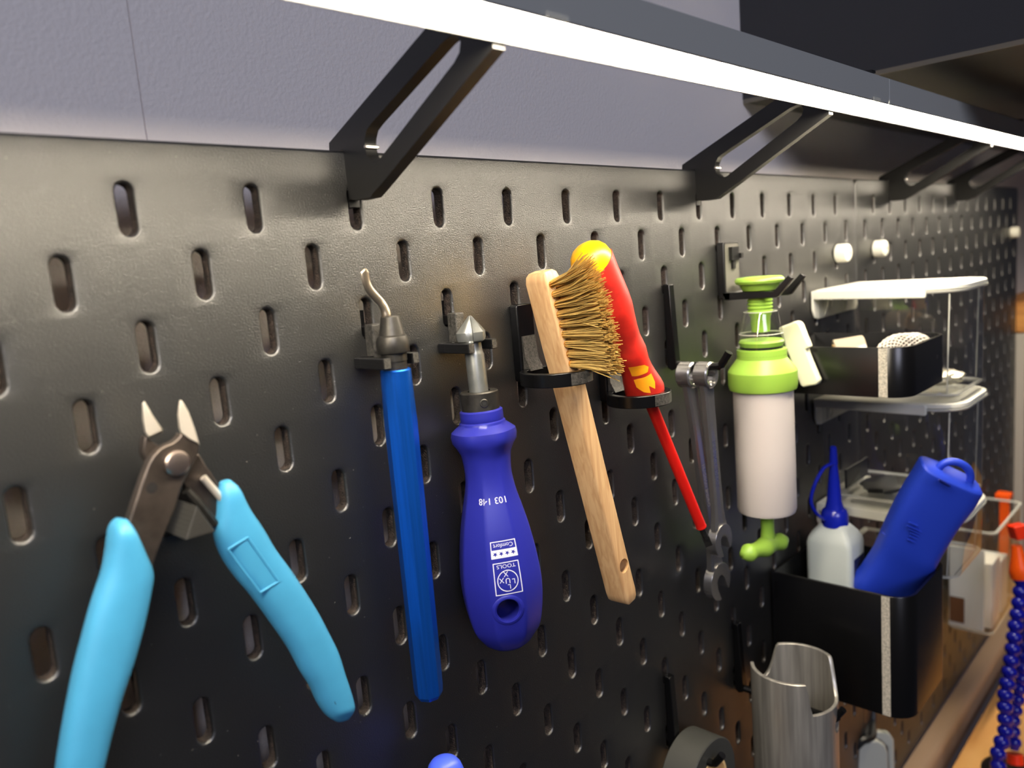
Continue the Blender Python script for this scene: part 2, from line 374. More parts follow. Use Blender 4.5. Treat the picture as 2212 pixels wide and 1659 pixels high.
for i, bx in enumerate(BX):
    lab = ['black printed light bracket with slotted arm, nearest of the four under the strip light',
           'black printed light bracket, second along the strip light, left of the white and green pump',
           'black printed light bracket, third along, just past the panel joint',
           'black printed light bracket, farthest one along the strip light'][i]
    t = thing('light_bracket', lab, 'bracket', (bx, 0, 3), 'light bar brackets')
    out = [(0,3),(-4,2.2),(-12.5,2.3),(-20,6.2),(-76.6,36.6),(-76.6,52.2),(-97.5,52.2),(-97.5,53.4),(-84,54.2),(-72,58.4),(-49,48.9),(8.2,23.8),(8.6,21),(5.8,20.3),(0,20.3)]
    slot = [(-13,22),(-12.4,19.5),(-13.2,16.2),(-15.6,13.9),(-19,13.6),(-23.5,16),(-60,36.2),(-62.8,38.6),(-63.6,41.4),(-62.6,43.8),(-60.3,44.2),(-56.5,43.2),(-17.5,26.2),(-14.6,24.6)]
    mb = MB(); mb.prism([(bx-2.5, y, z) for y, z in out], (5,0,0))
    o = obj('arm', mb, M_PRINTX, t, smooth=30)
    mc = MB(); mc.prism([(bx-8, y, z) for y, z in slot], (16,0,0))
    boolean(o, mc)
    pegs([((bx-2.3, 0.2, 3.2), (bx+2.3, 9, 0.2)), ((bx-2.3, 6, 7), (bx+2.3, 9.5, 3.3))], M_PRINTX, t, 'hook')
    mb = MB(); mb.box((bx-4, -98.1, 38.9), (bx+5, -98.9, 40.6)); obj('front_clip', mb, M_CLEARRIM, t, smooth=0, bevel=0.3)
    mb = MB(); mb.box((bx-2.8, -12.2, 19.8), (bx+2.9, -13.6, 18.6))
    obj('screw', mb, M_SCREW, t, smooth=0, bevel=0.3)

cb = thing('wall_cabinet', 'dark grey wall cabinet hanging above the strip light', 'cabinet', (437, -160, 74))
mb = MB(); mb.box((437,29.8,74.6),(1400,-335,590)); obj('body', mb, M_CAB, cb, smooth=0)
mb = MB(); mb.box((438.5,28,72.2),(1399,-333,74.6)); obj('bottom_panel', mb, M_CABUNDER, cb, smooth=0)
mb = MB(); mb.box((436.6,29,71.8),(438.5,-335,74.6)); obj('edge_strip', mb, mat('edge_band', (120,112,96), 0.4), cb, smooth=0)

rl = MB(); rl.prism([(-600, y, z) for y, z in [(-1,-541.5),(-12,-541),(-16,-542),(-19,-545),(-20,-549),(-20,-575),(-1,-575)]], (2200,0,0))
tag(obj('back_rail', rl, M_RAIL, loc=(-600,0,-575), smooth=50), 'dark brown rounded rail running along the foot of the pegboard', 'rail')
tt = thing('workbench', 'orange plywood workbench top at the foot of the pegboard', 'workbench', (1000, -150, -575))
mb = MB(); mb.box((620,-31.5,-556),(1600,-260,-575)); obj('tabletop', mb, M_PLY, tt, smooth=0, bevel=1)
# the far corner beyond the boards: oak shelf edge and a grey tall panel
t = thing('shelf', 'oak brown shelf beyond the right end of the pegboard', 'shelf', (1230, -10, -180))
mb = MB(); mb.box((1124,29.8,-128),(1420,-12,-168)); obj('board', mb, M_SHELFWOOD, t, smooth=0, bevel=1)
t = thing('tall_panel', 'grey tall panel below the oak shelf at the far end', 'panel', (1230, -10, -600))
mb = MB(); mb.box((1124,29.8,-170),(1420,-10,-540)); obj('board', mb, mat('grey_panel', (168,162,150), 0.5), t, smooth=0, bevel=1)

# ------------------------------------------------------------ white panel connectors
KG = 'white panel connectors'
for kx, lab in ((520, 'round white connector knob left of the panel joint'), (600, 'round white connector knob right of the panel joint'),
                (1080, 'round white connector knob at the far end of the pegboard')):
    t = thing('panel_connector', lab, 'knob', (kx, 0, -36), KG)
    mb = MB(); mb.revolve((kx, -0.3, -36.5), (0,-1,0), [(0,6.2),(0.6,6.9),(7,6.9),(8.6,6.5),(9.6,5.2),(9.9,3.4)], 24); obj('head', mb, M_WHITE, t)
    mb = MB(); mb.revolve((kx, -0.6, -36.5), (0,1,0), [(0,2.3),(11,2.3)], 12); obj('pin', mb, M_WHITE, t)
    mb = MB(); mb.revolve((kx, -10.1, -36.5), (0,-1,0), [(0,1.9),(0.5,1.6),(0.5,0.9),(0.1,0.8)], 12); obj('screw', mb, mat('knob_screw', (190,176,150), 0.4), t)

# ------------------------------------------------------------ printed holders
def fork_holder(x0, z0, label):
    t = thing('fork_holder', label, 'holder', (x0, 0, z0-14), 'black printed fork holders')
    mb = MB(); mb.box((x0-2.4, 0.2, z0-2), (x0+2.4, -5, z0-16)); obj('post', mb, M_SCUFF, t, smooth=0, bevel=0.5)
    pegs([((x0-2.3, 9, z0-3), (x0+2.3, 0, z0-6.5)), ((x0-2.3, 9, z0-2.9), (x0+2.3, 5.8, z0+3))], M_PRINT, t)
    mb = MB(); mb.box((x0-8.6, 0, z0-13.4), (x0+9.4, -4, z0-17.4)); obj('crossbar', mb, M_PRINT, t, smooth=0, bevel=0.4)
    for a, b, l in ((-8.6, -5.2, -17.6), (6.2, 9.4, -15.5)):
        mb = MB(); mb.box((x0+a, -3.5, z0-13.4), (x0+b, l, z0-17.4)); obj('prong', mb, M_PRINT, t, smooth=0, bevel=0.4)
        mb = MB(); mb.box((x0+a+0.3, l-0.02, z0-13.7), (x0+b-0.3, l-0.12, z0-17.1)); obj('tip_face', mb, M_SCUFF, t, smooth=0)
    return t
fork_holder(80.5, -40, 'black printed fork holder gripping the slim blue deburring tool')
fork_holder(121.5, -40, 'black printed fork holder under the countersink bit')

def ring_holder(x0, z0, label):
    t = thing('ring_holder', label, 'holder', (x0, 0, z0-34), 'black printed ring holders')
    mb = MB(); mb.prism([(a, -0.3, b) for a, b in rrect(x0-4.6, z0-36, x0+6, z0-2, 1.2, 3)], (0,-4.4,0))
    obj('plate', mb, M_GLOSSBLACK, t, smooth=30, bevel=0.5)
    pegs([((x0-2.3, 9, z0-3), (x0+2.3, -1, z0-7)), ((x0-2.3, 9, z0-2.9), (x0+2.3, 5.8, z0+2)), ((x0-2.3, 8, z0-33), (x0+2.3, -1, z0-36))], M_PRINT, t)
    mb = MB(); mb.prism([(x0-3, y, z) for y, z in [(-4.5, z0-16), (-4.5, z0-31), (-9, z0-31), (-6.2, z0-26), (-5.4, z0-16)]], (8.4,0,0)); obj('web', mb, M_SCUFF, t, smooth=40)
    cy = -20.5; ro, ri = 15.6, 12.6; z1 = z0-30.2; z2 = z0-36
    def ringpts(r, z, sq=1.0): return [(x0 + r*math.cos(2*PI*i/40), cy + r*math.sin(2*PI*i/40), z) for i in range(40)]
    mb = MB(); mb.rings([ringpts(ro, z2), ringpts(ro, z1), ringpts(ri, z1), ringpts(ri, z2)], close=True)
    obj('ring', mb, M_GLOSSBLACK, t, smooth=40, bevel=0.35)
    # scuffed sanded patch on the ring's front
    mb = MB(); ir = [i for i in range(27, 34)]
    a = ringpts(ro+0.06, z2+0.4); b = ringpts(ro+0.06, z1-0.4)
    mb.add([a[i] for i in ir] + [b[i] for i in ir], [(k, k+1, len(ir)+k+1, len(ir)+k) for k in range(len(ir)-1)])
    obj('scuff', mb, M_SCUFF, t, smooth=40)
    return t
ring_holder(160, -40, 'black printed ring holder carrying the wooden brass brush')
ring_holder(220, -60, 'black printed ring holder carrying the red screwdriver')

def bar_hook(x0, z0, reach, label, h=48):
    t = thing('bar_hook', label, 'hook', (x0, 0, z0-h), 'black printed bar hooks')
    mb = MB(); mb.prism([(x0-2.4, y, z) for y, z in [(-0.3, z0-2),(-4.2, z0-2.4),(-5.2, z0-26),(-6.2, z0-h),(-3, z0-h-1.6),(-0.4, z0-h)]], (4.8,0,0)); obj('bar', mb, M_GLOSSBLACK, t, smooth=30, bevel=0.4)
    pegs([((x0-2.2, 9, z0-2.6), (x0+2.2, -1, z0-6)), ((x0-2.2, 9, z0-2.5), (x0+2.2, 5.8, z0+2)), ((x0-2.2, 6, z0-38), (x0+2.2, -1, z0-42))], M_PRINT, t)
    mb = MB(); mb.tube(smooth_path([(x0, -4, z0-h+1.6), (x0, -reach*0.5, z0-h+1.3), (x0, -reach, z0-h+1.2), (x0, -reach-3, z0-h+3.2), (x0, -reach-7, z0-h+9)], 4), 2.1, 10); obj('rod', mb, M_GLOSSBLACK, t)
    return t
bar_hook(280, -40, 30, 'black bar hook from which the two combination wrenches hang')
bar_hook(260, -260, 27, 'black bar hook low on the board holding the black tape roll')
bar_hook(340, -260, 62, 'black bar hook in shadow holding the aluminium tube')

# ------------------------------------------------------------ flush cutter and its peg
t = thing('wedge_peg', 'black printed wedge shaped peg between the blue plier handles', 'peg', (0, 0, -93))
mb = MB(); a, b, c = PY(425,1092,-24), PY(466,1148,-24), PY(402,1167,-24)
mb.prism([a, b, c], (0, 23.5, 0)); obj('wedge', mb, layered('printed_wedge', (46,45,42), 0.5, 2, 0.6), t, smooth=0, bevel=0.3)
mb = MB(); mb.box((-5, -0.3, -74), (5, -4, -97)); obj('plate', mb, M_PRINT, t, smooth=0, bevel=0.5)
mb = MB(); mb.box((-2.3, 9, -75), (2.3, -1, -79)); obj('tab', mb, M_PRINT, t, smooth=0)

fc = thing('flush_cutter', 'flush cutter pliers with sky blue grips, jaws open', 'pliers', (-2, -15, -74))
def zp(x, y): return (250 + x/4.607, 840 + y/4.607)           # detail view of the pliers
ya, yb = -17.5, -13.0
def plate(pts, y0, th): 
    m = MB(); m.prism([PY(*zp(*p), y0) for p in pts], (0, th, 0)); return m
leverA = [(835,545),(838,590),(828,640),(760,770),(690,900),(640,1040),(600,1180),(520,1370),(400,1680),(330,1900),(40,1720),(140,1300),(200,1110),(270,900),(330,740),(380,660),(440,595),(500,560),(560,540),(610,505),(640,470),(650,440),(740,470),(790,500)]
obj('front_lever', plate(leverA, ya, 3.8), M_STEEL, fc, smooth=30, bevel=0.5)
leverB = [(300,460),(360,520),(420,560),(600,600),(780,640),(835,650),(900,760),(1030,940),(1250,1250),(1330,1560),(1000,1400),(830,1170),(700,1000),(640,900),(420,760),(330,760),(290,690),(272,620),(285,520)]
obj('rear_lever', plate(leverB, yb, 3.6), M_STEEL, fc, smooth=30, bevel=0.5)
# jaws: wedge-shaped ground cutting blades
def jaw(front, back, y0, y1, name):
    m = MB(); n = len(front); m.rings([[PY(*zp(*p), y0) for p in front], [PY(*zp(*p), y1) for p in back]]); return obj(name, m, M_EDGE, fc, smooth=20, bevel=0.15)
jaw([(640,122),(662,122),(720,240),(770,360),(822,540),(740,500),(660,440),(640,390),(625,260)], [(630,112),(655,112),(725,225),(790,400),(838,560),(740,510),(650,450),(625,390),(612,260)], ya-0.4, ya+3.6, 'right_jaw')
jaw([(272,140),(290,135),(360,270),(452,405),(440,425),(330,475),(300,430),(282,330)], [(258,150),(285,118),(370,262),(466,400),(470,440),(320,490),(285,440),(262,300)], yb-1.6, yb+3.4, 'left_jaw')
mb = MB(); mb.revolve(PY(381,1000,ya-0.0), (0,-1,0), [(0,3.6),(0.9,3.6),(1.5,3.1),(1.8,2.0),(1.85,0.6)], 28); obj('rivet', mb, mat('rivet_steel', (190,174,164), 0.35, 1.0, bump=(900,0.3,0.2)), fc)
mb = MB(); mb.revolve(PY(328,1054,ya-0.05), (0,1,0), [(-0.02,1.55),(0.35,1.5),(0.4,1.0)], 16); obj('small_hole', mb, mat('hole_dark', (14,11,10), 0.7), fc)
# return spring wires lying on the rear lever
mb = MB(); mb.tube([PY(*zp(870,880), yb-1.4), PY(*zp(1000,1030), yb-1.4), PY(*zp(1120,1170), yb-1.4)], 1.1, 8); obj('spring_arm', mb, M_EDGE, fc)
mb = MB(); mb.tube([PY(*zp(700,1010), yb-1.2), PY(*zp(800,1110), yb-1.2), PY(*zp(990,1350), yb-1.2)], 1.3, 8); obj('spring_arm', mb, M_DARKSTEEL, fc)
def grip(pairs, Y, thick, name, tip):
    m = MB(); rr = []; N = 24
    L = smooth_path([PY(*a, Y) for a, b in pairs], 4); R = smooth_path([PY(*b, Y) for a, b in pairs], 4)
    for i, (l, r) in enumerate(zip(L, R)):
        c = (l+r)/2; h = (r-l)/2; s = min(1.0, 0.45 + 0.55*min(i, len(L)-1-i)/5)
        th = thick*s
        rr.append([c + h*(abs(math.cos(q))**0.75*math.copysign(1, math.cos(q))) + Vector((0,-1,0))*th*(abs(math.sin(q))**0.75*math.copysign(1, math.sin(q))) for q in [2*PI*k/N for k in range(N)]])
    m.rings(rr); return obj(name, m, M_SKY, fc, smooth=60)
g1 = grip([((252,1121),(272,1121)),((240,1140),(285,1140)),((232,1185),(308,1188)),((222,1235),(326,1230)),((200,1300),(325,1262)),((178,1380),(308,1345)),((157,1465),(284,1430)),((138,1565),(255,1515)),((124,1655),(220,1650)),((117,1750),(195,1770)),((120,1880),(185,1900))], -16, 5.4, 'grip', 0)
g2 = grip([((478,1042),(496,1036)),((473,1062),(512,1052)),((470,1110),(534,1094)),((464,1156),(565,1140)),((478,1200),(592,1185)),((505,1242),(625,1230)),((545,1290),(655,1275)),((585,1345),(684,1322)),((622,1398),(710,1372)),((650,1450),(728,1410)),((672,1485),(742,1455)),((687,1518),(756,1498)),((706,1546),(761,1528)),((724,1558),(752,1550))], -14, 4.2, 'grip', 0)
# raised frame and lanyard hole on the right grip
def frame_lines(quad, Y, wd, mb):
    q = [PY(*p, Y) for p in quad]
    for i in range(4):
        mb.tube([q[i], q[(i+1) % 4]], wd, 6)
mb = MB(); frame_lines([(492,1187),(535,1161),(602,1256),(562,1280)], -18.15, 0.35, mb); obj('raised_frame', mb, M_SKY, fc)
mb = MB(); mb.revolve(PY(729,1514,-18.0), (0,1,0), [(-0.1,1.25),(0.5,1.2),(0.6,0.8)], 16); obj('lanyard_hole', mb, mat('hole_blue', (10,40,70), 0.6), fc)

# ------------------------------------------------------------ deburring tool
X0, Y0 = 81.0, -12.2
db = thing('deburring_tool', 'slim blue anodised deburring tool with a curved steel blade', 'tool', (X0, Y0, -186))
hexf = lambda k: (lambda a, t: 1.0 if k == 0 else (math.cos(PI/8)/math.cos(((a + PI/8) % (PI/4)) - PI/8))*0.5*k + (1 - 0.5*k) )
def octo(a): return math.cos(PI/8)/math.cos((a % (PI/4)) - PI/8)
def dshape(a, tt):
    k = min(1, max(0, (tt - 3)/16)); return (1-k) + k*octo(a)*1.03
mb = MB(); mb.revolve((X0, Y0, -58.5), (0,0,-1), [(0,5.3),(0.4,5.6),(5,5.65),(9,5.7),(13,5.75),(17,5.8),(20,5.85),(70,5.65),(123,5.45),(126,5.2),(127.5,4.4)], 64, e1=(-0.64,-0.77,0), shape=dshape); obj('handle', mb, M_ANOD, db, smooth=18)
mb = MB(); mb.revolve((X0, Y0, -59), (0,0,1), [(0,4.4),(3.5,4.4),(3.5,4.7),(6.2,4.7),(6.6,5.6),(7.4,5.9),(10.6,5.9),(12.4,5.3),(13,4.6),(19.4,3.3),(19.8,3.0)], 40); obj('collar', mb, M_DARKSTEEL, db, smooth=25)
zt = lambda x, y: PY(760 + x/5.53, 560 + y/5.53, Y0)
mb = MB(); path = smooth_path([zt(418,745), zt(412,680), zt(395,600), zt(350,520), zt(290,455), zt(225,380), zt(180,300), zt(160,210), zt(155,115)], 5)
n = len(path); rr = []
e1p = Vector((1,0,0))
for i, p in enumerate(path):
    tg = (path[min(i+1,n-1)] - path[max(i-1,0)]).normalized(); side = tg.cross(Vector((0,1,0))).normalized()
    f = i/(n-1); wd = 1.75 - 0.1*f; th = 1.6*(1-min(1, max(0,(f-0.15)/0.25))) + 0.55*min(1, max(0,(f-0.15)/0.25))
    if i >= n-2: wd *= (0.75 if i == n-2 else 0.35)
    rr.append([p + side*wd*math.cos(2*PI*k/14) + Vector((0,1,0))*th*math.sin(2*PI*k/14) for k in range(14)])
mb.rings(rr); obj('blade', mb, M_BLADE, db, smooth=50)

# ------------------------------------------------------------ countersink in a blue handle
cs = thing('countersink_driver', 'ultramarine handled hand countersink with white lettering and a hole', 'tool', (122, -16, -186))
A = V(119.9, -13.2, -57.0); B = V(120.6, -17.6, -184.0); ax = (B - A).normalized(); LEN = (B-A).length
TOCAM = (CAM - (A+B)/2).normalized()
e1, e2 = frame(ax, TOCAM)
# handle profile along the axis from the collar (t) and the fluted, eight-sided cross section
HP = [(23.5,8.0),(24.0,8.6),(27.5,8.7),(28.0,8.5),(28.4,9.2),(31.5,9.4),(32.3,10.6),(34.2,12.9),(36.0,13.3),(38.6,13.0),(40.5,11.6),(43.5,10.1),(48,9.35),(54,9.5),(60,10.6),(67,12.4),(74,14.0),(82,15.4),(90,16.4),(97,16.9),(104,16.6),(111,15.7),(117,14.4),(121,12.8),(124,10.3),(126,7.6),(127,4.2)]
HP = [(t if t < 31.5 else t - 2.2 - 1.3*(t-31.5)/95, r) for t, r in HP]
def hr(t):
    for (t0, r0), (t1, r1) in zip(HP, HP[1:]):
        if t0 <= t <= t1: return r0 + (r1-r0)*(t-t0)/(t1-t0)
    return HP[-1][1]
ROT = math.radians(-8)
def hshape(a, t):
    k = min(1, max(0, (t-46)/12))*min(1, max(0, (123.5-t)/8)); f = octo(a - ROT + PI/8)
    if 29.6 < t < 37.4: return 1 - 0.055*(0.5 + 0.5*math.cos(6*a))*(1 if t > 33.3 else 0.7)
    return (1-k) + k*(0.25 + 0.75*f*1.03)
prof = []
for (t0, r0), (t1, r1) in zip(HP, HP[1:]):
    m_ = max(1, int((t1-t0)/1.6)); prof += [(t0 + (t1-t0)*i/m_, r0 + (r1-r0)*i/m_) for i in range(m_)]
prof.append(HP[-1])
def smooth_prof(p):
    q = list(p)
    for _ in range(3):
        q = [q[0]] + [(q[i][0], (q[i-1][1] + 2*q[i][1] + q[i+1][1])/4) if q[i][0] > 42 else q[i] for i in range(1, len(q)-1)] + [q[-1]]
    return q
prof = smooth_prof(prof)
def hr(t):
    for (t0, r0), (t1, r1) in zip(prof, prof[1:]):
        if t0 <= t <= t1: return r0 + (r1-r0)*(t-t0)/max(1e-6, t1-t0)
    return prof[-1][1]
mb = MB(); mb.revolve(A, ax, prof, 96, e1=e1, shape=hshape)
hd = obj('handle', mb, M_HANDLE, cs, smooth=22)
hole_dir = (e1*math.cos(-0.1) + e2*math.sin(-0.1)).normalized()
HC = A + ax*101.7
mc = MB(); mc.revolve(HC - hole_dir*40, hole_dir, [(0,4.7),(80,4.7)], 32)
boolean(hd, mc)
def on_handle(al, t, lift=0.06):
    """point on the handle surface at angle al (from the camera side) and axial distance t"""
    return A + ax*t + (e1*math.cos(al) + e2*math.sin(al))*(hr(t)*hshape(al, t) + lift)
# countersunk rim round the hole
mb = MB(); N = 40; rr = []
for rad, lift in ((6.4, 0.03), (5.9, 0.35), (5.0, 0.35), (4.66, -0.9)):
    ring = []
    for i in range(N):
        q = 2*PI*i/N; t_ = 101.7 + rad*math.cos(q); al = -0.1 + rad*math.sin(q)/15.9
        ring.append(on_handle(al, t_, lift))
    rr.append(ring)
mb.rings(rr, False, False); obj('hole_rim', mb, M_HANDLE, cs, smooth=60)
def decal(vs, fs, al0, t0, scale=1.0, mb=None, lift=0.06):
    """lay flat artwork on the handle: artwork's up points to the butt of the handle, seen upside down when hanging"""
    r0 = hr(t0)
    mb.add([on_handle(al0 + x*scale/r0, t0 + y*scale, lift) for x, y in vs], fs)
ALT = -0.17
mb = MB(); v_, f_ = text2d('103 148', 3.6); decal(v_, f_, ALT+0.12, 58.5, 1, mb); obj('size_number', mb, M_PRINTWHITE, cs, smooth=0)
def strip_rect(x0, y0, x1, y1, n=8):
    vs = []; fs = []
    for i in range(n+1): vs += ([(x0 + (x1-x0)*i/n, y0), (x0 + (x1-x0)*i/n, y1)] if x1-x0 > y1-y0 else [(x0, y0 + (y1-y0)*i/n), (x1, y0 + (y1-y0)*i/n)])
    for i in range(n): fs.append((2*i, 2*i+1, 2*i+3, 2*i+2))
    return vs, fs
def frame_art(x0, y0, x1, y1, w_, mb, al, t0, lift=0.06):
    for r in ((x0,y0,x1,y0+w_),(x0,y1-w_,x1,y1),(x0,y0,x0+w_,y1),(x1-w_,y0,x1,y1)): decal(*strip_rect(*r), al, t0, 1, mb, lift)
mb = MB(); frame_art(-5.2,-3.3,5.2,3.3,0.35,mb,ALT,77.2); decal(*strip_rect(-5.1,0,5.1,3.2), ALT, 77.2, 1, mb, 0.07)
v_, f_ = text2d('Comfort', 2.3); decal([(x, y-1.6) for x, y in v_], f_, ALT, 77.2, 1, mb); obj('comfort_badge', mb, M_PRINTWHITE, cs, smooth=0)
mb = MB()
for i in range(4):
    cx = -3.6 + 2.4*i; vs = [(cx, 1.6)]
    for k in range(10):
        q = PI/2 + k*PI/5; r_ = 1.05 if k % 2 == 0 else 0.42; vs.append((cx + r_*math.cos(q), 1.6 + r_*math.sin(q)))
    decal(vs, [(0, 1+k, 1+(k+1) % 10) for k in range(10)], ALT, 77.2, 1, mb, 0.11)
obj('stars', mb, M_HANDLE, cs, smooth=0)
mb = MB(); T0 = 88.6
frame_art(-5.4,-6.4,5.4,6.4,0.35,mb,ALT,T0)
vs = []; fs = []
for i in range(36):
    q = 2*PI*i/36; vs += [(4.3*math.cos(q), 1.0 + 4.3*math.sin(q)), (3.95*math.cos(q), 1.0 + 3.95*math.sin(q))]
fs = [(2*i, 2*i+1, (2*i+3) % 72, (2*i+2) % 72) for i in range(36)]
decal(vs, fs, ALT, T0, 1, mb)
for ch, dx, dy, sz in (('L',-2.4,1.4,2.9),('U',0,0.9,3.1),('X',2.5,0.5,2.9),('L',-0.4,3.3,2.7),('X',0.5,-1.8,2.9)):
    v_, f_ = text2d(ch, sz); decal([(x+dx, y+dy) for x, y in v_], f_, ALT, T0, 1, mb)
v_, f_ = text2d('TOOLS', 2.1); decal([(x*1.2, y-4.9) for x, y in v_], f_, ALT, T0, 1, mb)
obj('maker_mark', mb, M_PRINTWHITE, cs, smooth=0)
# clamp collar with its grub screw, shank and cutter
mb = MB(); mb.revolve(A, ax, [(24.0,7.3),(24.0,7.6),(16.6,7.7),(16.1,7.3),(16.1,4.6),(18.5,4.3)], 40, e1=e1, cap0=False, cap1=False); obj('clamp_collar', mb, M_DARKSTEEL, cs, smooth=30)
gs = A + ax*20.3 + (e1*math.cos(-0.2) + e2*math.sin(-0.2))*7.2; gd = (e1*math.cos(-0.2) + e2*math.sin(-0.2))
mb = MB(); mb.revolve(gs, gd, [(-1,1.75),(0.55,1.75),(0.75,1.5),(0.75,1.1)], 24, cap0=True, cap1=False); mb.revolve(gs, gd, [(0.74,1.0),(0.2,0.95)], 6, cap0=False, cap1=True); obj('grub_screw', mb, M_DARKSTEEL, cs, smooth=25)
mb = MB(); mb.revolve(gs, gd, [(0.1,0.98),(0.82,1.02)], 6); obj('hex_socket', mb, mat('socket_dark', (16,15,14), 0.6), cs, smooth=0)
mb = MB(); mb.revolve(A, ax, [(22,3.85),(1.6,3.85),(0.9,3.6),(-0.2,3.25),(-4.5,3.15)], 32); obj('shank', mb, M_GREYSTEEL, cs, smooth=30)
def cshape(a, t):
    fr = (a % (2*PI/3))/(2*PI/3)
    return 0.52 + 0.48*min(1.0, max(0, fr-0.12)/0.5)**1.3 if t < -3.9 else 1.0
mb = MB(); mb.revolve(A, ax, [(-3.2,3.6),(-4.0,6.0),(-5.0,6.4),(-7.4,6.4),(-9,5.0),(-11,3.2),(-13.6,0.9),(-13.9,0.3)], 90, e1=e1, shape=cshape); obj('cutter_head', mb, M_GREYSTEEL, cs, smooth=25)

# ------------------------------------------------------------ brass brush
br = thing('brass_brush', 'beech wood brush with brass wire bristles leaning in its ring holder', 'brush', (160, -22, -110))
bt = (PY(1128,606,-19) + PY(1197,600,-19))/2 + V(1.5,0,3); bb = V(190.2, -25.5, -184.5)
ba = (bb - bt).normalized(); bL = (bb - bt).length
by = (V(0,-1,0) - ba*ba.dot(V(0,-1,0))).normalized(); bx_ = ba.cross(by).normalized()
if bx_.x < 0: bx_ = -bx_
hw, ht = 4.7, 6.0
prof2 = rrect(-hw, -ht, hw, ht, 0.9, 3)
mb = MB(); rr = []
for f, sx, sy in ((0,0.55,0.8),(0.008,0.85,0.93),(0.025,1,1),(0.2,1,1),(0.3,0.96,0.98),(0.6,0.93,0.97),(0.97,0.92,0.97),(0.99,0.85,0.95),(1,0.6,0.9)):
    rr.append([bt + ba*bL*f + bx_*a*sx + by*b*sy for a, b in prof2])
mb.rings(rr); ho = obj('handle', mb, M_BEECH, br, smooth=30)
hc = bt + ba*bL*0.895
mc = MB(); mc.revolve(hc - by*12 + ba*1.0, by - ba*0.2, [(0,3.3),(24,3.3)], 20)
boolean(ho, mc)
tufts = 0
for j in range(9):
    for s_ in (-1, 1):
        root = bt + ba*(5.5 + 4.35*j + (2.1 if s_ > 0 else 0)) + bx_*1.9*s_ + by*5.6
        mb = MB(); fan = (j - 4)/4.0
        for k in range(64):
            q = random.uniform(0, 2*PI); rd = math.sqrt(random.random())
            p0 = root + (bx_*math.cos(q) + ba*math.sin(q))*rd*1.55
            spread = (bx_*math.cos(q)*0.7 + ba*math.sin(q)*1.0)*rd*2.2 + ba*(-5.5*(1-j/8)**1.6 + 1.0*j/8) + V(random.gauss(0,.5), 0, random.gauss(0,.5))
            Lb = 23.5 + random.uniform(-1.6, 1.2) - (1.4*abs(fan)**2)
            Lb -= 1.5*(j == 0)
            p1 = p0 + by*Lb*0.5 + spread*0.4 + V(random.gauss(0,.18), 0, random.gauss(0,.18))
            p2 = p0 + by*Lb + spread*(1.0 + 0.35*random.random()) + V(random.gauss(0,.5), 0, random.gauss(0,.5))
            if random.random() < 0.02: p2 += V(random.gauss(0,2.5), 0, random.gauss(0,2.5))
            mb.tube([p0, p1, p2], 0.19, 3, caps=False)
        obj('bristle_tuft', mb, M_BRASS, br, smooth=80); tufts += 1
        mb = MB(); mb.revolve(root - by*0.2, by, [(0,1.75),(0.9,1.6),(1.0,0.5)], 12); obj('tuft_socket', mb, M_BRASSDARK, br)

# ------------------------------------------------------------ red and yellow insulated screwdriver
rs = thing('insulated_screwdriver', 'red insulated screwdriver with yellow butt cap, tilted in a ring holder', 'screwdriver', (222, -22, -95))
ra = V(188.3, -18.5, -18.2); rb = PY(1514,1136,-27.5); rx = (rb - ra).normalized(); RL = (rb - ra).length
re1, re2 = frame(rx, CAM - ra)
RP = [(0,1.5),(0.5,4.0),(2,6.6),(4.5,8.6),(8,9.7),(12,10.0),(17,9.95),(23,10.1),(29,10.2),(34,10.0),(40,9.0),(46,8.1),(51,7.7),(54.5,8.0),(58,8.2),(61,7.8),(64,7.4),(68,7.5),(73,8.4),(77,9.2),(80,9.5),(82,9.1),(83.3,7.6),(83.8,4)]
def rr_(t):
    for (t0, r0), (t1, r1) in zip(RP, RP[1:]):
        if t0 <= t <= t1: return r0 + (r1-r0)*(t-t0)/(t1-t0)
    return RP[-1][1]
def tri(a, t): return 1 + 0.035*math.cos(3*a + 0.5)
def fine(p, s=1.5):
    o_ = []
    for (t0, r0), (t1, r1) in zip(p, p[1:]):
        m_ = max(1, int((t1-t0)/s)); o_ += [(t0 + (t1-t0)*i/m_, r0 + (r1-r0)*i/m_) for i in range(m_)]
    return o_ + [p[-1]]
body = fine([q for q in RP if q[0] >= 11]); 
# the red sleeve starts in a slanted line under the yellow cap
mb = MB(); mb.revolve(ra, rx, fine([q for q in RP if q[0] <= 12]) , 48, e1=re1, shape=tri); obj('butt_cap', mb, M_YELLOW, rs, smooth=70)
mb = MB(); N = 48; rr = []
for t_, r_ in [(11.0, rr_(11.0)-0.4)] + [(t, r + 0.12) for t, r in fine([(11.0, rr_(11.0))] + [q for q in RP if q[0] > 11])]:
    ring = []
    for i in range(N):
        a_ = 2*PI*i/N; sl = 3.2*math.cos(a_ - 1.2)*max(0, 1 - (t_-11)/14)
        ring.append(ra + rx*(t_ + sl) + (re1*math.cos(a_) + re2*math.sin(a_))*r_*tri(a_, t_))
    rr.append(ring)
mb.rings(rr); obj('grip', mb, M_RED, rs, smooth=70)
def on_red(al, t, lift=0.2): return ra + rx*t + (re1*math.cos(al) + re2*math.sin(al))*(rr_(t)*tri(al, t) + lift)
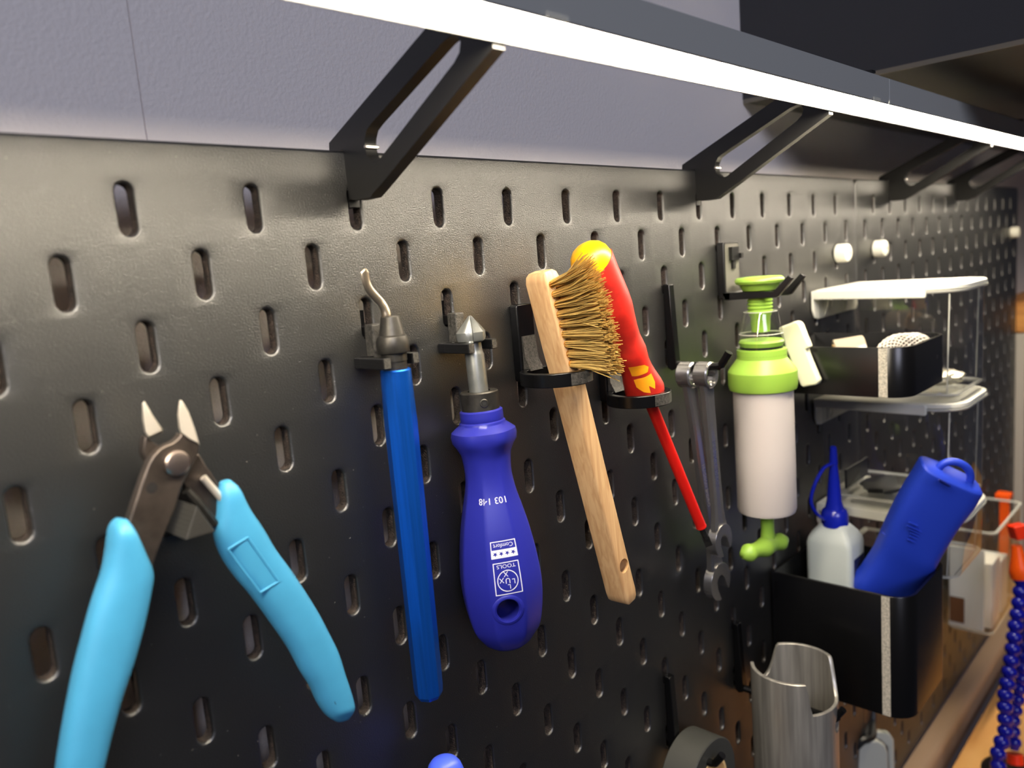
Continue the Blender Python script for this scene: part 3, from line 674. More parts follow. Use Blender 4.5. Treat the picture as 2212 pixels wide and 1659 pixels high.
# printed amber patches on the grip
def red_patch(poly, name):
    mb = MB(); c = (sum(p[0] for p in poly)/len(poly), sum(p[1] for p in poly)/len(poly))
    dense = []
    for i in range(len(poly)):
        a_, b_ = poly[i], poly[(i+1) % len(poly)]
        for k in range(5): dense.append((a_[0] + (b_[0]-a_[0])*k/5, a_[1] + (b_[1]-a_[1])*k/5))
    n = len(dense); rings_ = []
    for s_ in (1.0, 0.66, 0.33): rings_ += [on_red(c[0] + (x-c[0])*s_, c[1] + (y-c[1])*s_) for x, y in dense]
    rings_.append(on_red(*c)); fs = []
    for j in range(2): fs += [(j*n+i, j*n+(i+1) % n, (j+1)*n+(i+1) % n, (j+1)*n+i) for i in range(n)]
    fs += [(2*n+i, 2*n+(i+1) % n, 3*n) for i in range(n)]
    mb.add(rings_, fs); obj(name, mb, M_AMBER, rs, smooth=80)
red_patch([(-0.55,63.4),(-0.2,62.2),(0.15,61.5),(0.42,61.2),(0.44,66.4),(0.1,66.9),(-0.6,67.6),(-0.85,66)], 'upper_print')
red_patch([(-0.8,69.4),(-0.3,68.9),(0.15,68.3),(0.42,68.4),(0.40,72.2),(0.1,75.4),(-0.2,77),(-0.26,73.8),(-0.42,73.8),(-0.5,76.4),(-0.72,73.8)], 'lower_print')
mb = MB(); mb.revolve(ra, rx, [(83,5.4),(85.2,5.2),(86,4.2),(86.2,2.5)], 24); obj('nose', mb, M_YELLOW, rs, smooth=50)
mb = MB(); mb.revolve(ra, rx, [(84,2.9),(110,2.85),(RL-1,2.7)], 20); mb.revolve(ra, rx, [(RL-1,2.7),(RL+0.5,2.9),(RL+0.9,1.6)], 20); obj('sleeve', mb, M_REDSHAFT, rs, smooth=50)
mb = MB(); mb.revolve(ra, rx, [(RL,1.7),(RL+7,1.6),(RL+9,1.3)], 16); mb.obox(ra + rx*(RL+11), re2*1.9, re1*0.5, rx*3.2); obj('tip', mb, M_DARKSTEEL, rs, smooth=30)

# ------------------------------------------------------------ combination wrenches
def wrench(Y, px_top, px_bot, open_c, label, ringc, jr=9.2):
    t = thing('combination_wrench', label, 'wrench', (ringc[0], Y, ringc[1]), 'chrome combination wrenches')
    c = V(ringc[0], Y, ringc[1]); d = V(open_c[0], Y, open_c[1]); axw = (d - c).normalized(); sx = axw.cross(V(0,1,0)).normalized(); L = (d-c).length
    N = 36; ro, ri = 7.2, 4.6
    def rg(r, y, k=1): return [c + sx*r*math.cos(2*PI*i/N)*k + axw*r*math.sin(2*PI*i/N)*k + V(0,y,0) for i in range(N)]
    def bi(y): return [c + (sx*math.cos(2*PI*i/N) + axw*math.sin(2*PI*i/N))*(ri*(1+0.06*math.cos(6*2*PI*i/N))) + V(0,y,0) for i in range(N)]
    h = 4.2
    mb = MB(); mb.rings([rg(ro-0.7,h), rg(ro,h-0.7), rg(ro,-h+0.7), rg(ro-0.7,-h), rg(ri+0.9,-h), bi(-h+0.7), bi(h-0.7), rg(ri+0.9,h)], close=True)
    obj('ring_end', mb, M_CHROME, t, smooth=35)
    mb = MB(); rr = []
    for f, wd, tk in ((0.04,5.2,2.6),(0.10,4.6,2.4),(0.16,4.3,2.3),(0.5,4.1,2.2),(0.80,4.4,2.2),(0.87,5.4,2.4),(0.92,6.6,2.6)):
        p = c + axw*L*f
        rr.append([p + sx*x*wd + V(0,y*tk,0) for x, y in ((-1,-0.55),(-0.72,-1),(-0.62,-0.7),(0.62,-0.7),(0.72,-1),(1,-0.55),(1,0.55),(0.72,1),(0.62,0.7),(-0.62,0.7),(-0.72,1),(-1,0.55))])
    mb.rings(rr); obj('shank', mb, M_CHROME, t, smooth=35)
    # open jaw, turned 15 degrees
    a15 = math.radians(-15); jx = (sx*math.cos(a15) + axw*math.sin(a15)); ja = (axw*math.cos(a15) - sx*math.sin(a15))
    pts = []
    for k in range(0, 25):
        q = math.radians(-52 + k*(284/24)); pts.append((8.8*math.sin(q+PI)*1.0, -8.8*math.cos(q+PI)*-1.0))
    outer = [(jr*math.cos(math.radians(q)), jr*math.sin(math.radians(q))) for q in range(62, -243, -12)]   # (sx, axw)
    k_ = jr/9.2; inner = [(x*k_, y*k_) for x, y in [(-3.6, 8.2), (-3.9, 1.0), (-2.4, -2.4), (0, -3.3), (2.4, -2.4), (3.9, 1.0), (4.1, 8.0)]]
    poly = [d + jx*x + ja*y for x, y in outer + inner]
    mb = MB(); mb.prism([p + V(0,-2.6,0) for p in poly], (0,5.2,0)); obj('open_jaw', mb, M_CHROME, t, smooth=20, bevel=0.5)
    mb = MB(); v_, f_ = text2d('CHROME VANADIUM', 3.4)
    mb.add([c + axw*(L*0.52) + axw*(-x*0.8) + sx*(y*0.9) + V(0,-1.62,0) for x, y in v_], f_); obj('embossed_lettering', mb, mat('emboss', (236,232,222), 0.3, 1.0), t, smooth=0)
    return t
wrench(-22.5, None, None, (287.6,-186.5), 'shorter combination wrench on the outside of the bar hook', (280.0, -91.5), 9.4)
wrench(-12.5, None, None, (300.0,-217.5), 'longer combination wrench behind, nearest the board on the bar hook', (279.0, -91.7), 11.2)

# ------------------------------------------------------------ upturned fork holder and the pump
t = thing('upturned_fork_holder', 'black printed fork holder with upturned prong tips carrying the pump', 'holder', (345, 0, -54))
mb = MB(); mb.prism([(337.5+a, -0.3, -55.5+b) for a, b in rrect(0,0,19,33.5,1.5,3)], (0,-4.6,0)); o = obj('plate', mb, M_PRINT, t, smooth=30, bevel=0.4)
mb = MB(); mb.prism([(339+a, -4.92, -52+b) for a, b in rrect(0,0,16.5,29,1.5,3)], (0,-0.1,0)); obj('sanded_face', mb, mat('sanded_plastic', (98,96,88), 0.45, bump=(1500,0.4,0.2)), t, smooth=0)
pegs([((343.5,-5,-25),(352,-7.2,-33)), ((345.8,-5,-33.1),(349,-6.4,-38)), ((352.1,-5,-29),(355,-8.5,-32))], M_PRINT, t, 'latch')
pegs([((340,9,-23.5),(344.6,0,-27.5)), ((340,9,-23.4),(344.6,5.8,-18))], M_PRINT, t)
for x_ in (337.5, 353.6):
    mb = MB(); mb.prism([(x_, y, z) for y, z in [(-3,-51.6),(-3,-56.2),(-36.5,-55.4),(-38,-54.6),(-46.4,-44.8),(-44,-43.2),(-35,-52)]], (3.4,0,0)); obj('prong', mb, M_PRINT, t, smooth=30, bevel=0.3)
mb = MB(); mb.box((337.5,-4,-51.7),(357,-8,-56)); obj('crossbar', mb, M_PRINT, t, smooth=0, bevel=0.3)

PX0, PY0 = 347.0, -22.0
pm = thing('hand_pump', 'white tube pump with lime green collar, cap and T handle', 'pump', (PX0, PY0, -212))
zc = lambda v, u=1640: PY(u, v, PY0).z
a_ = (PX0, PY0, 0); zx = (0,0,-1)
def prf(*q): return [(-z, r) for z, r in q]
mb = MB(); mb.revolve(a_, zx, prf((-43.6,0.5),(-43.4,8),(-43.7,12.6),(-44.6,13.8),(-45.8,14.1),(-47.2,13.4),(-47.9,11.6),(-49.0,10.9),(-51.3,9.6),(-52,7.2)), 48); obj('cap_flange', mb, M_GREEN, pm, smooth=40)
th = [(-51.5,6.6)]
for k in range(5): z_ = -54.5 - 2.1*k; th += [(z_,6.6),(z_-0.5,7.3),(z_-1.1,7.3),(z_-1.6,6.6)]
th += [(-66,6.4),(-67,5.8),(-76,5.2),(-76.2,3)]
mb = MB(); mb.revolve(a_, zx, prf(*th), 40); obj('threaded_neck', mb, M_GREEN, pm, smooth=40)
mb = MB(); mb.revolve(a_, zx, prf((-63.6,8.6),(-63.9,9.6),(-65.2,10.2),(-76,12.4),(-87,14.3),(-90,14.5)), 48, cap0=False, cap1=False); obj('clear_cone', mb, M_CLEAR, pm, smooth=40)
for z_, r_ in ((-64.0,9.6),(-77,12.6)):
    mb = MB(); mb.tube([(PX0 + r_*math.cos(2*PI*i/40), PY0 + r_*math.sin(2*PI*i/40), z_) for i in range(41)], 0.28, 6); obj('cone_rim', mb, M_CLEARRIM, pm)
mb = MB(); mb.revolve(a_, zx, prf((-81.2,6),(-80.6,9),(-80.8,12.2),(-82,13.1),(-83.6,12.6),(-84.4,12.3)), 48); obj('piston_disc', mb, M_GREEN, pm, smooth=40)
mb = MB(); mb.revolve(a_, zx, prf((-84.4,12.3),(-85.8,12.3)), 48); obj('seal_ring', mb, M_BLACK, pm, smooth=40)
mb = MB(); mb.revolve(a_, zx, prf((-85.9,13.4),(-86.4,14.4),(-91.6,14.5),(-92.4,15),(-97.5,18.9),(-99.4,20.0),(-107.5,20.1),(-110.3,19.4),(-111,17.4)), 56); obj('collar', mb, M_GREEN, pm, smooth=28)
mb = MB(); mb.revolve(a_, zx, prf((-110.6,17.5),(-150,17.6),(-184,17.5),(-186.3,16.8),(-187,15)), 56); obj('barrel', mb, M_TUBEWHITE, pm, smooth=40)
mb = MB(); mb.revolve(a_, zx, prf((-186.6,5.0),(-188,4.1),(-198,3.9),(-204,4.4),(-208,5.4)), 28); obj('rod', mb, M_GREEN, pm, smooth=50)
hcn = V(PX0, PY0, -209.0); hd_ = V(0.62,-0.42,0.0).normalized()*15.0 + V(0,0,-1.3); 
mb = MB(); hl = PD(1612,1196, 478) ; hrr = PD(1690,1168, 496)
pts = [hl + (hrr-hl)*f for f in (0,0.04,0.10,0.18,0.30,0.42,0.5,0.58,0.70,0.82,0.90,0.96,1)]
mb.tube([hl - (hrr-hl)*0.10] + pts + [hrr + (hrr-hl)*0.10], [2.4,4.4,5.4,5.4,4.6,4.5,5.6,6.2,5.6,4.5,4.6,5.4,5.4,4.4,2.4], 20); obj('t_handle', mb, M_GREEN, pm, smooth=70)

# ------------------------------------------------------------ black printed bins
def bin_shape(x0, x1, y0, y1, z0, z1, r, wall, n=8):
    """open box against the board (y0 back) with rounded front corners"""
    def ol(e, z): 
        a, b, c, d, q = x0+e, x1-e, y0-e, y1+e, max(1, r-e)
        pts = [(a, c), (b, c)] + [(b-q + q*math.cos(math.radians(-90*i/n)), d+q + q*math.sin(math.radians(-90*i/n))) for i in range(n+1)] + [(a+q + q*math.cos(math.radians(-90 - 90*i/n)), d+q + q*math.sin(math.radians(-90 - 90*i/n))) for i in range(n+1)]
        return [(x, y, z) for x, y in pts]
    mb = MB(); mb.rings([ol(0, z0), ol(0, z1-0.4), ol(0.3, z1), ol(wall-0.3, z1), ol(wall, z1-0.4), ol(wall, z0+wall)]); return mb
def black_bin(z0, z1, label, cap):
    t = thing('printed_bin', label, 'bin', (430, -45, z0), 'black printed bins')
    obj('body', bin_shape(391.5, 470, -1.5, -90.5, z0, z1, 14, 2.2), M_GLOSSBLACK, t, smooth=40)
    mb = MB(); sp = [(391.35,-73.6),(391.35,-76.6),(391.5,-78.6)]; mb.rings([[(x,y,z0+0.3) for x,y in sp]+[(391.8,-78.4,z0+0.3),(391.8,-73.8,z0+0.3)], [(x,y,z1-0.3) for x,y in sp]+[(391.8,-78.4,z1-0.3),(391.8,-73.8,z1-0.3)]]); obj('seam', mb, M_SEAM, t, smooth=40)
    for x_ in (400, 440):
        pegs([((x_-2.3,9,z1-8),(x_+2.3,-2,z1-12)), ((x_-2.3,9,z1-7.9),(x_+2.3,5.8,z1-3))], M_PRINT, t)
    return t
black_bin(-121, -91, 'shallow black bin beside the pump holding rolled sleeving', '')
black_bin(-326.5, -246, 'tall black bin holding a glue bottle and a blue silicone case', '')
# grey strip standing in the back corner of the shallow bin
mb = MB(); mb.box((395,-5,-118),(404,-8,-89.5)); tag(obj('plastic_strip', mb, mat('strip_grey', (150,142,136), 0.4), loc=(399,-6,-118), smooth=0, bevel=0.6), 'grey plastic strip standing in the back corner of the shallow bin', 'strip')
# clear tape roll and braided sleeving inside
t = thing('tape_roll', 'translucent beige tape roll lying in the shallow bin', 'tape', (410, -40, -112))
c_ = PX(1838,752,412) + V(0,0,-8.0); mb = MB(); axr = V(0.45,-0.85,0.12).normalized()
mb.revolve(c_ - axr*9, axr, [(0,12.2),(0,14.4),(0.6,15),(17.4,15),(18,14.4),(18,12.2)], 40, close=True); obj('winding', mb, M_CLEARTAPE, t, smooth=35)
mb = MB(); mb.revolve(c_ - axr*9.3, axr, [(0,10.4),(0,12.1),(18.6,12.1),(18.6,10.4)], 40, close=True); obj('core', mb, M_CARD, t, smooth=35)
t = thing('braided_sleeving', 'coiled grey braided cable sleeving sticking up from the shallow bin', 'sleeving', (430, -70, -117))
pth = smooth_path([PX(1902,800,422), PX(1910,766,426), PX(1930,745,431), PX(1962,739,437), PX(1992,744,443), PX(2004,775,447)], 8)
mb = MB(); mb.tube(pth, 5.2, 16); obj('core', mb, M_MESHDARK, t, smooth=60)
mb = MB(); n = len(pth)
fr_ = []
e1_ = None
for i in range(n):
    tg = (pth[min(i+1,n-1)] - pth[max(i-1,0)]).normalized()
    e1_ = frame(tg, e1_ if e1_ is not None else V(0,1,0))[0]; fr_.append((pth[i], e1_, tg.cross(e1_)))
for s_ in (-1, 1):
    for k in range(14):
        pl = []
        for i in range(n):
            q = 2*PI*k/14 + s_*i*0.16; p, a1, a2 = fr_[i]; pl.append(p + (a1*math.cos(q) + a2*math.sin(q))*(5.5 + 0.25*math.sin(i*1.5 + k*PI + (PI if s_ > 0 else 0))))
        mb.tube(pl, 0.42, 4)
obj('braid', mb, M_MESH, t, smooth=60, kind='stuff')
# white clip leaning on the shallow bin's near wall
t = thing('plastic_clip', 'cream white stepped plastic clip leaning on the shallow bin', 'clip', (386, -34, -115))
q = [(1690,706),(1726,692),(1733,693),(1738,700),(1757,748),(1748,752),(1777,820),(1772,828),(1744,833),(1738,830)]
mb = MB(); mb.prism([PX(*p, 389.5) for p in q], (-6.5,0,0)); obj('plate', mb, M_CREAM, t, smooth=30, bevel=1.1, seg=3)
mb = MB(); mb.prism([PX(*p, 391.2) for p in [(1700,712),(1726,700),(1748,748),(1762,800),(1745,815)]], (-1.8,0,0)); obj('foot', mb, M_CREAM, t, smooth=30, bevel=0.5)

# ------------------------------------------------------------ clear bins with white lids
def lid_bin(zt, label, deep=74):
    t = thing('lidded_container', label, 'container', (512, -48, zt-76), 'clear containers with white lids')
    x0, x1, yb_, yf = 470.5, 555, -2.0, -99.0
    zb = zt - deep
    def ol(e, z, r=22, n=6):
        a, b, c, d, q = x0+e, x1-e, yb_-e, yf+e, max(2, r-e)
        pts = [(a, c), (b, c)] + [(b-q + q*math.cos(math.radians(-90*i/n)), d+q + q*math.sin(math.radians(-90*i/n))) for i in range(n+1)] + [(a+q + q*math.cos(math.radians(-90 - 90*i/n)), d+q + q*math.sin(math.radians(-90 - 90*i/n))) for i in range(n+1)]
        return [(x, y, z) for x, y in pts]
    mb = MB(); mb.rings([ol(5.5, zb, 16), ol(4.2, zb+2, 18), ol(3, zt-6), ol(3, zt-4.5)], True, False); obj('clear_body', mb, M_CLEAR, t, smooth=40)
    for cxx in (x0 + 6.2, x1 - 6.2):
        mb = MB(); mb.tube([(cxx, yf + 9.5, zt-6), (cxx, yf + 11, zb+2)], 0.45, 6); obj('corner_glint', mb, M_CLEARRIM, t)  # pale tube painted in for the bright line light draws down the corner
    mb = MB(); mb.rings([ol(5.2, zb, 16), ol(4.8, zb+1.2, 16), ol(7.5, zb+1.6, 14), ol(9, zb+0.2, 12)], False, False, close=True); obj('base_rim', mb, M_CLEARRIM, t, smooth=40)
    mb = MB(); mb.rings([ol(1.2, zt-5.2), ol(0.4, zt-4.4), ol(0.4, zt-3.4), ol(4.4, zt-3.4), ol(4.4, zt-5.2)], close=True); obj('clear_lip', mb, M_CLEARRIM, t, smooth=40)
    mb = MB(); mb.rings([ol(1.6, zt-3.3), ol(0.9, zt-2.6), ol(1.2, zt-0.5), ol(2.4, zt), ol(6, zt), ol(7.2, zt-0.8), ol(8, zt-0.9)], True, True); obj('lid', mb, M_WHITE, t, smooth=40)
    for xa, xb in ((x0-0.6, x0+2.2), (x1-2.2, x1+0.6)):
        mb = MB(); mb.prism([(xa, y, z) for y, z in [(yb_, zt-0.6),(yb_-74, zt-0.6),(yb_-75, zt-1.6),(yb_-75, zt-7.2),(yb_-74, zt-8),(yb_, zt-7)]], (xb-xa,0,0)); obj('side_clip', mb, M_WHITE, t, smooth=0, bevel=0.7)
    # hanging flange against the board, its lower edge sloping, with ribs
    mb = MB(); mb.prism([(x, -0.6, z) for x, z in [(x0-0.5,zt-1),(x1+0.5,zt-1),(x1+0.5,zt-18),(x1-3,zt-21),(x0+9,zt-21.5),(x0+3,zt-20.5),(x0-0.5,zt-15)]], (0,-1.6,0)); obj('hanging_flange', mb, M_WHITE, t, smooth=30, bevel=0.5)
    for xa in (x0+18, x0+24, x0+56):
        mb = MB(); mb.prism([(xa, y, z) for y, z in [(-2,zt-6),(-7,zt-6),(-4,zt-19),(-2,zt-20.5)]], (2.4,0,0)); obj('rib', mb, M_WHITE, t, smooth=0, bevel=0.4)
    for xa in (480, 520):
        pegs([((xa-2.2,9,zt-4),(xa+2.2,-1,zt-7)), ((xa-2.2,9,zt-3.9),(xa+2.2,5.8,zt+1))], M_WHITE, t)
    return t
lid_bin(-60.5, 'top clear container, its white lid level with the shallow bin')
lid_bin(-139.5, 'middle clear container with foil and a black card inside')
lid_bin(-218.5, 'lowest clear container, mostly hidden by the blue silicone case', 44)
# a folded foil bag in the top container, black electronics in the middle one
def blob(c, rx_, ry_, rz_, name, m, label, cat, seed):
    rnd = random.Random(seed); mb = MB(); n = 20; k = 12; rr = []
    for j in range(k+1):
        la = -PI/2 + PI*j/k; rr.append([Vector(c) + V(rx_*math.cos(la)*math.cos(2*PI*i/n), ry_*math.cos(la)*math.sin(2*PI*i/n), rz_*math.sin(la))*(1 + 0.16*rnd.uniform(-1,1)*math.cos(la)) for i in range(n)])
    mb.rings(rr); return tag(obj(name, mb, m, loc=(c[0], c[1], c[2]-rz_), smooth=40), label, cat)
blob((512,-74,-127.4), 22, 15, 5.0, 'foil_bag', M_BAG, 'crumpled silver foil bag on the floor of the top clear container', 'bag', 3)
mb = MB(); mb.box((486,-16,-210.5),(530,-17.5,-196)); tag(obj('black_card', mb, mat('card_black', (26,26,28), 0.4), loc=(508,-17,-210.5), smooth=0, bevel=0.3), 'small black card standing in the middle clear container', 'card')
blob((505,-40,-208.6), 24, 16, 3.2, 'black_pouch', M_BLACK, 'flat black pouch on the floor of the middle clear container', 'pouch', 5)
# ------------------------------------------------------------ things in the tall bin
gl = thing('glue_bottle', 'square milky glue bottle with a blue nozzle in the tall bin', 'bottle', (439, -27, -322))
bx0, bx1, by0, by1 = 425, 453, -11, -42.5; zs = -234.0; zsh = -221.0
def rq(e, z, r=4): return [(x, y, z) for x, y in rrect(bx0+e, by1+e, bx1-e, by0-e, r, 4)]
cx_, cy_ = (bx0+bx1)/2, (by0+by1)/2
mb = MB(); mb.rings([rq(2,-322.5,3), rq(0,-320.5), rq(0,zs), rq(0.8,zs+3.5), rq(2.6,zs+7), rq(5.0,zs+10,3.5), rq(7.5,zsh,3)]); obj('bottle_body', mb, M_BOTTLE, gl, smooth=50)
mb = MB(); mb.rings([rq(1.2,-320,3), rq(1.2,-258,3)]); obj('liquid', mb, M_LIQUID, gl, smooth=50)
mb = MB(); mb.box((bx0+6,by1-0.12,-280),(bx1-3,by1-0.02,-243)); obj('label', mb, M_LABEL, gl, smooth=0)
mb = MB(); mb.revolve((cx_,cy_,zsh-2), (0,0,1), [(0,8.6),(0.5,9.0),(8.5,9.0),(9.2,8.6),(11,8.2),(12.5,6.6)], 30); obj('cap', mb, M_NOZZLE, gl, smooth=35)
mb = MB(); mb.revolve((cx_,cy_,zsh+10), (0,0,1), [(0,6.4),(6,5.0),(20,3.9),(31,2.6),(32,2.5),(32.2,2.9),(40,2.5),(44,2.2),(45,1.2)], 24); obj('nozzle', mb, M_NOZZLE, gl, smooth=35)
top_ = V(cx_, cy_, zsh+46)
mb = MB(); mb.tube(smooth_path([V(cx_-2,cy_-0.5,zsh+43), V(cx_-9,cy_+3,zsh+41), V(cx_-17,cy_+6,zsh+32), V(cx_-20,cy_+8,zsh+20), V(cx_-16,cy_+6,zsh+10), V(cx_-7,cy_+3,zsh+3)], 6), 1.25, 8); obj('cap_strap', mb, M_NOZZLE, gl)

ps = thing('silicone_case', 'royal blue silicone case with a loop leaning in the tall bin', 'case', (436, -60, -300))
st = [((1850,1318),(1958,1318),8),((1842,1262),(1984,1268),8.6),((1862,1232),(1992,1250),9.2),((1888,1190),(2004,1236),10),((1905,1150),(2020,1215),11.2),((1918,1120),(2036,1185),11),((1945,1068),(2068,1132),11),((1972,1024),(2100,1090),11),((1981,1010),(2111,1070),11),((1987,1000),(2118,1058),10.9),((1989,997.5),(2118,1054),10.3),((1994,996),(2114,1049),8.8)]
cdep = lambda v: 551 - (1262 - v)*0.21
st = [(a, b, cdep((a[1]+b[1])/2 - 25), h_) for a, b, h_ in st]
mb = MB(); L = smooth_path([PD(*a, d) for a, b, d, h_ in st], 3); R = smooth_path([PD(*b, d) for a, b, d, h_ in st], 3); H = smooth_path([V(h_, 0, 0) for a, b, d, h_ in st], 3)
axp = (PD(2050,1025,cdep(1000)) - PD(1920,1260,cdep(1235))).normalized(); rr = []; N = 32
for l, r, h_ in zip(L, R, H):
    c = (l+r)/2; s_ = (r-l)/2; dn = axp.cross(s_).normalized()
    rr.append([c + s_*(abs(math.cos(q))**0.5*math.copysign(1, math.cos(q))) + dn*h_.x*(abs(math.sin(q))**0.55*math.copysign(1, math.sin(q))) for q in [2*PI*k/N for k in range(N)]])
mb.rings(rr); obj('body', mb, M_BLUE, ps, smooth=60)
tc_ = PD(2062,1024,cdep(1000)); rgt = (PD(2118,1058,495) - PD(1987,1000,495)).normalized()
mb = MB(); lp = [tc_ + rgt*(10.5*math.cos(q)) + axp*(9.5*math.sin(q)) - axp*1 for q in [PI*i/14 for i in range(15)]]; mb.tube([lp[0] - axp*3] + lp + [lp[-1] - axp*3], 2.3, 12); obj('loop', mb, M_BLUE, ps, smooth=60)
toc = -axp.cross(rgt).normalized()
if toc.dot(CAM - tc_) < 0: toc = -toc
def case_pt(u, v, lift=0.0):
    return PD(u, v, cdep(v - 25) - 13.0 - lift)
mb = MB()
for i, (a_, b_) in enumerate((((1963,1128),(1982,1136)),((1958,1135),(1990,1149)),((1962,1143),(1992,1156)),((1966,1151),(1994,1163)),((1964,1158),(1992,1170)),((1960,1165),(1985,1176)))):
    mb.tube([case_pt(*a_), case_pt(*b_)], 0.6, 6)
obj('embossed_house', mb, M_BLUE, ps)
mb = MB(); mb.tube([case_pt(2028,1036), case_pt(2052,1050)], 0.8, 6); obj('embossed_slot', mb, mat('silicone_groove', (18,34,120), 0.5), ps)
mb = MB(); v_, f_ = text2d('CHINA', 4.2); ct = case_pt(2040, 1050, 0.2)
mb.add([ct - rgt*x - axp*y for x, y in v_], f_); obj('embossed_word', mb, M_BLUE, ps, smooth=0)
mb = MB(); sl = [PD(*(lambda f: (1905+(2018-1905)*f, 1150+(1218-1150)*f + 6*math.sin(PI*f)))(i/12), cdep(1152 + 3.5*i) - 12.6*math.sin(PI*min(0.98, max(0.02, i/12)))**0.5) for i in range(13)]
mb.tube(sl, 0.4, 6); obj('seam_line', mb, M_BLUE, ps)

# ------------------------------------------------------------ open clear box on the far panel
ob = thing('clear_box', 'open clear box with white pieces on the far panel', 'box', (875, -25, -452))
X1, X2, Y1, Y2, ZT, ZB = 786, 908, -2, -51, -335, -446
def orr(e, z, r=8): return [(x, y, z) for x, y in rrect(X1+e, Y2+e, X2-e, Y1-e, r, 4)]
mb = MB(); mb.rings([orr(3,ZB), orr(2,ZB+2), orr(0.8,ZT)], True, False); obj('walls', mb, M_CLEAR, ob, smooth=40)
mb = MB(); mb.rings([orr(0,ZT), orr(0,ZT+1.6), orr(2.4,ZT+1.6), orr(2.4,ZT)], close=True); obj('rim', mb, M_CLEARRIM, ob, smooth=40)
mb = MB(); mb.rings([orr(3.4,ZB-0.3), orr(2.0,ZB+1.8), orr(4,ZB+2.2), orr(6,ZB+0.4)], close=True); obj('base_rim', mb, M_CLEARRIM, ob, smooth=40)
for xa in (800, 840, 880):
    mb = MB(); mb.box((xa-2.2,9,ZT-6),(xa+2.2,-2.5,ZT-10)); obj('peg', mb, M_CLEARRIM, ob, smooth=0)
def inbox(name, a, b, m, label, cat, bev=0.8):
    mb = MB(); mb.box(a, b); return tag(obj(name, mb, m, loc=((a[0]+b[0])/2, (a[1]+b[1])/2, min(a[2],b[2])), smooth=0, bevel=bev), label, cat)
inbox('plastic_sheet', (789,-7,-443),(791.5,-40,-354), milky('frosted_sheet', (244,244,232), 0.9, 0.4), 'frosted plastic sheet along the near wall of the open clear box', 'sheet')
inbox('white_block', (800,-14,-443),(832,-45,-372), mat('white_block', (240,234,216), 0.5), 'off white block standing at the front of the open clear box', 'block')
inbox('white_spool', (844,-12,-443),(872,-44,-384), M_WHITE, 'white piece behind the block in the open clear box', 'block')
inbox('brown_part', (787.6,-8,-438),(788.8,-22,-410), M_BROWN, 'dark brown part at the bottom of the open clear box', 'part')

# ------------------------------------------------------------ aluminium tube and tape roll on the low hooks
tu = thing('aluminium_tube', 'notched brushed aluminium tube hanging on a black bar hook', 'tube', (341, -40.5, -370))
TC = V(335.8, -41, 0); TR = 25.0
# outline: top height as a function of angle round the tube (0 = camera side)
d0 = math.atan2((CAM - TC).y, (CAM - TC).x)
def topz(a):
    a = (a + PI) % (2*PI) - PI
    if -1.6 <= a <= 0.35: return -277.0
    if 0.35 < a < 2.0: return -296.5 + 20*max(0, (a-1.5)/0.5)**2.2
    if a >= 2.0 or a < -2.72: return -275.5
    return -295.0 + 19*max(0, (-2.3-a)/0.42)**2.2
mb = MB(); N = 120; zb_ = -372; rr = []
def tp(r, a, z): return V(TC.x + r*math.cos(d0 + a), TC.y + r*math.sin(d0 + a), z)
AA = [2*PI*i/N - PI for i in range(N)]
tz = [topz(a) for a in AA]; 
for _ in range(1): tz = [(tz[i-1] + 2*tz[i] + tz[(i+1) % N])/4 for i in range(N)]
ang = AA
outer_b = [tp(TR, a, zb_) for a in ang]; outer_g1 = [tp(TR, a, zb_+14.6) for a in ang]; outer_g2 = [tp(TR-0.5, a, zb_+15) for a in ang]; outer_g3 = [tp(TR, a, zb_+15.6) for a in ang]
outer_t = [tp(TR, a, z-0.3) for a, z in zip(ang, tz)]; o2 = [tp(TR-0.4, a, z) for a, z in zip(ang, tz)]; i2 = [tp(TR-1.9, a, z) for a, z in zip(ang, tz)]; inner_t = [tp(TR-2.2, a, z-0.3) for a, z in zip(ang, tz)]; inner_b = [tp(TR-2.2, a, zb_) for a in ang]
mb.rings([outer_b, outer_g1, outer_g2, outer_g3, outer_t, o2, i2, inner_t, inner_b], close=True)
o = obj('shell', mb, M_ALU, tu, smooth=40)
mc = MB(); mc.revolve((340,-60,-309.5), (0,-1,0), [(-4,5.2),(16,5.2)], 20)
boolean(o, mc)
tr = thing('black_tape_roll', 'black adhesive tape roll on the lower left bar hook', 'tape', (262, -17, -330))
tc0 = V(264, -6, -323)
mb = MB(); mb.revolve(tc0, (0,-1,0), [(0,15.2),(0,25.4),(0.6,26),(18.4,26),(19,25.4),(19,15.2)], 56, close=True); obj('winding', mb, M_TAPE, tr, smooth=35)
mb = MB(); mb.revolve(tc0 + V(0,0.3,0), (0,-1,0), [(0,13.4),(0,15.1),(19.6,15.1),(19.6,13.4)], 48, close=True); obj('cardboard_core', mb, M_CARD, tr, smooth=35)

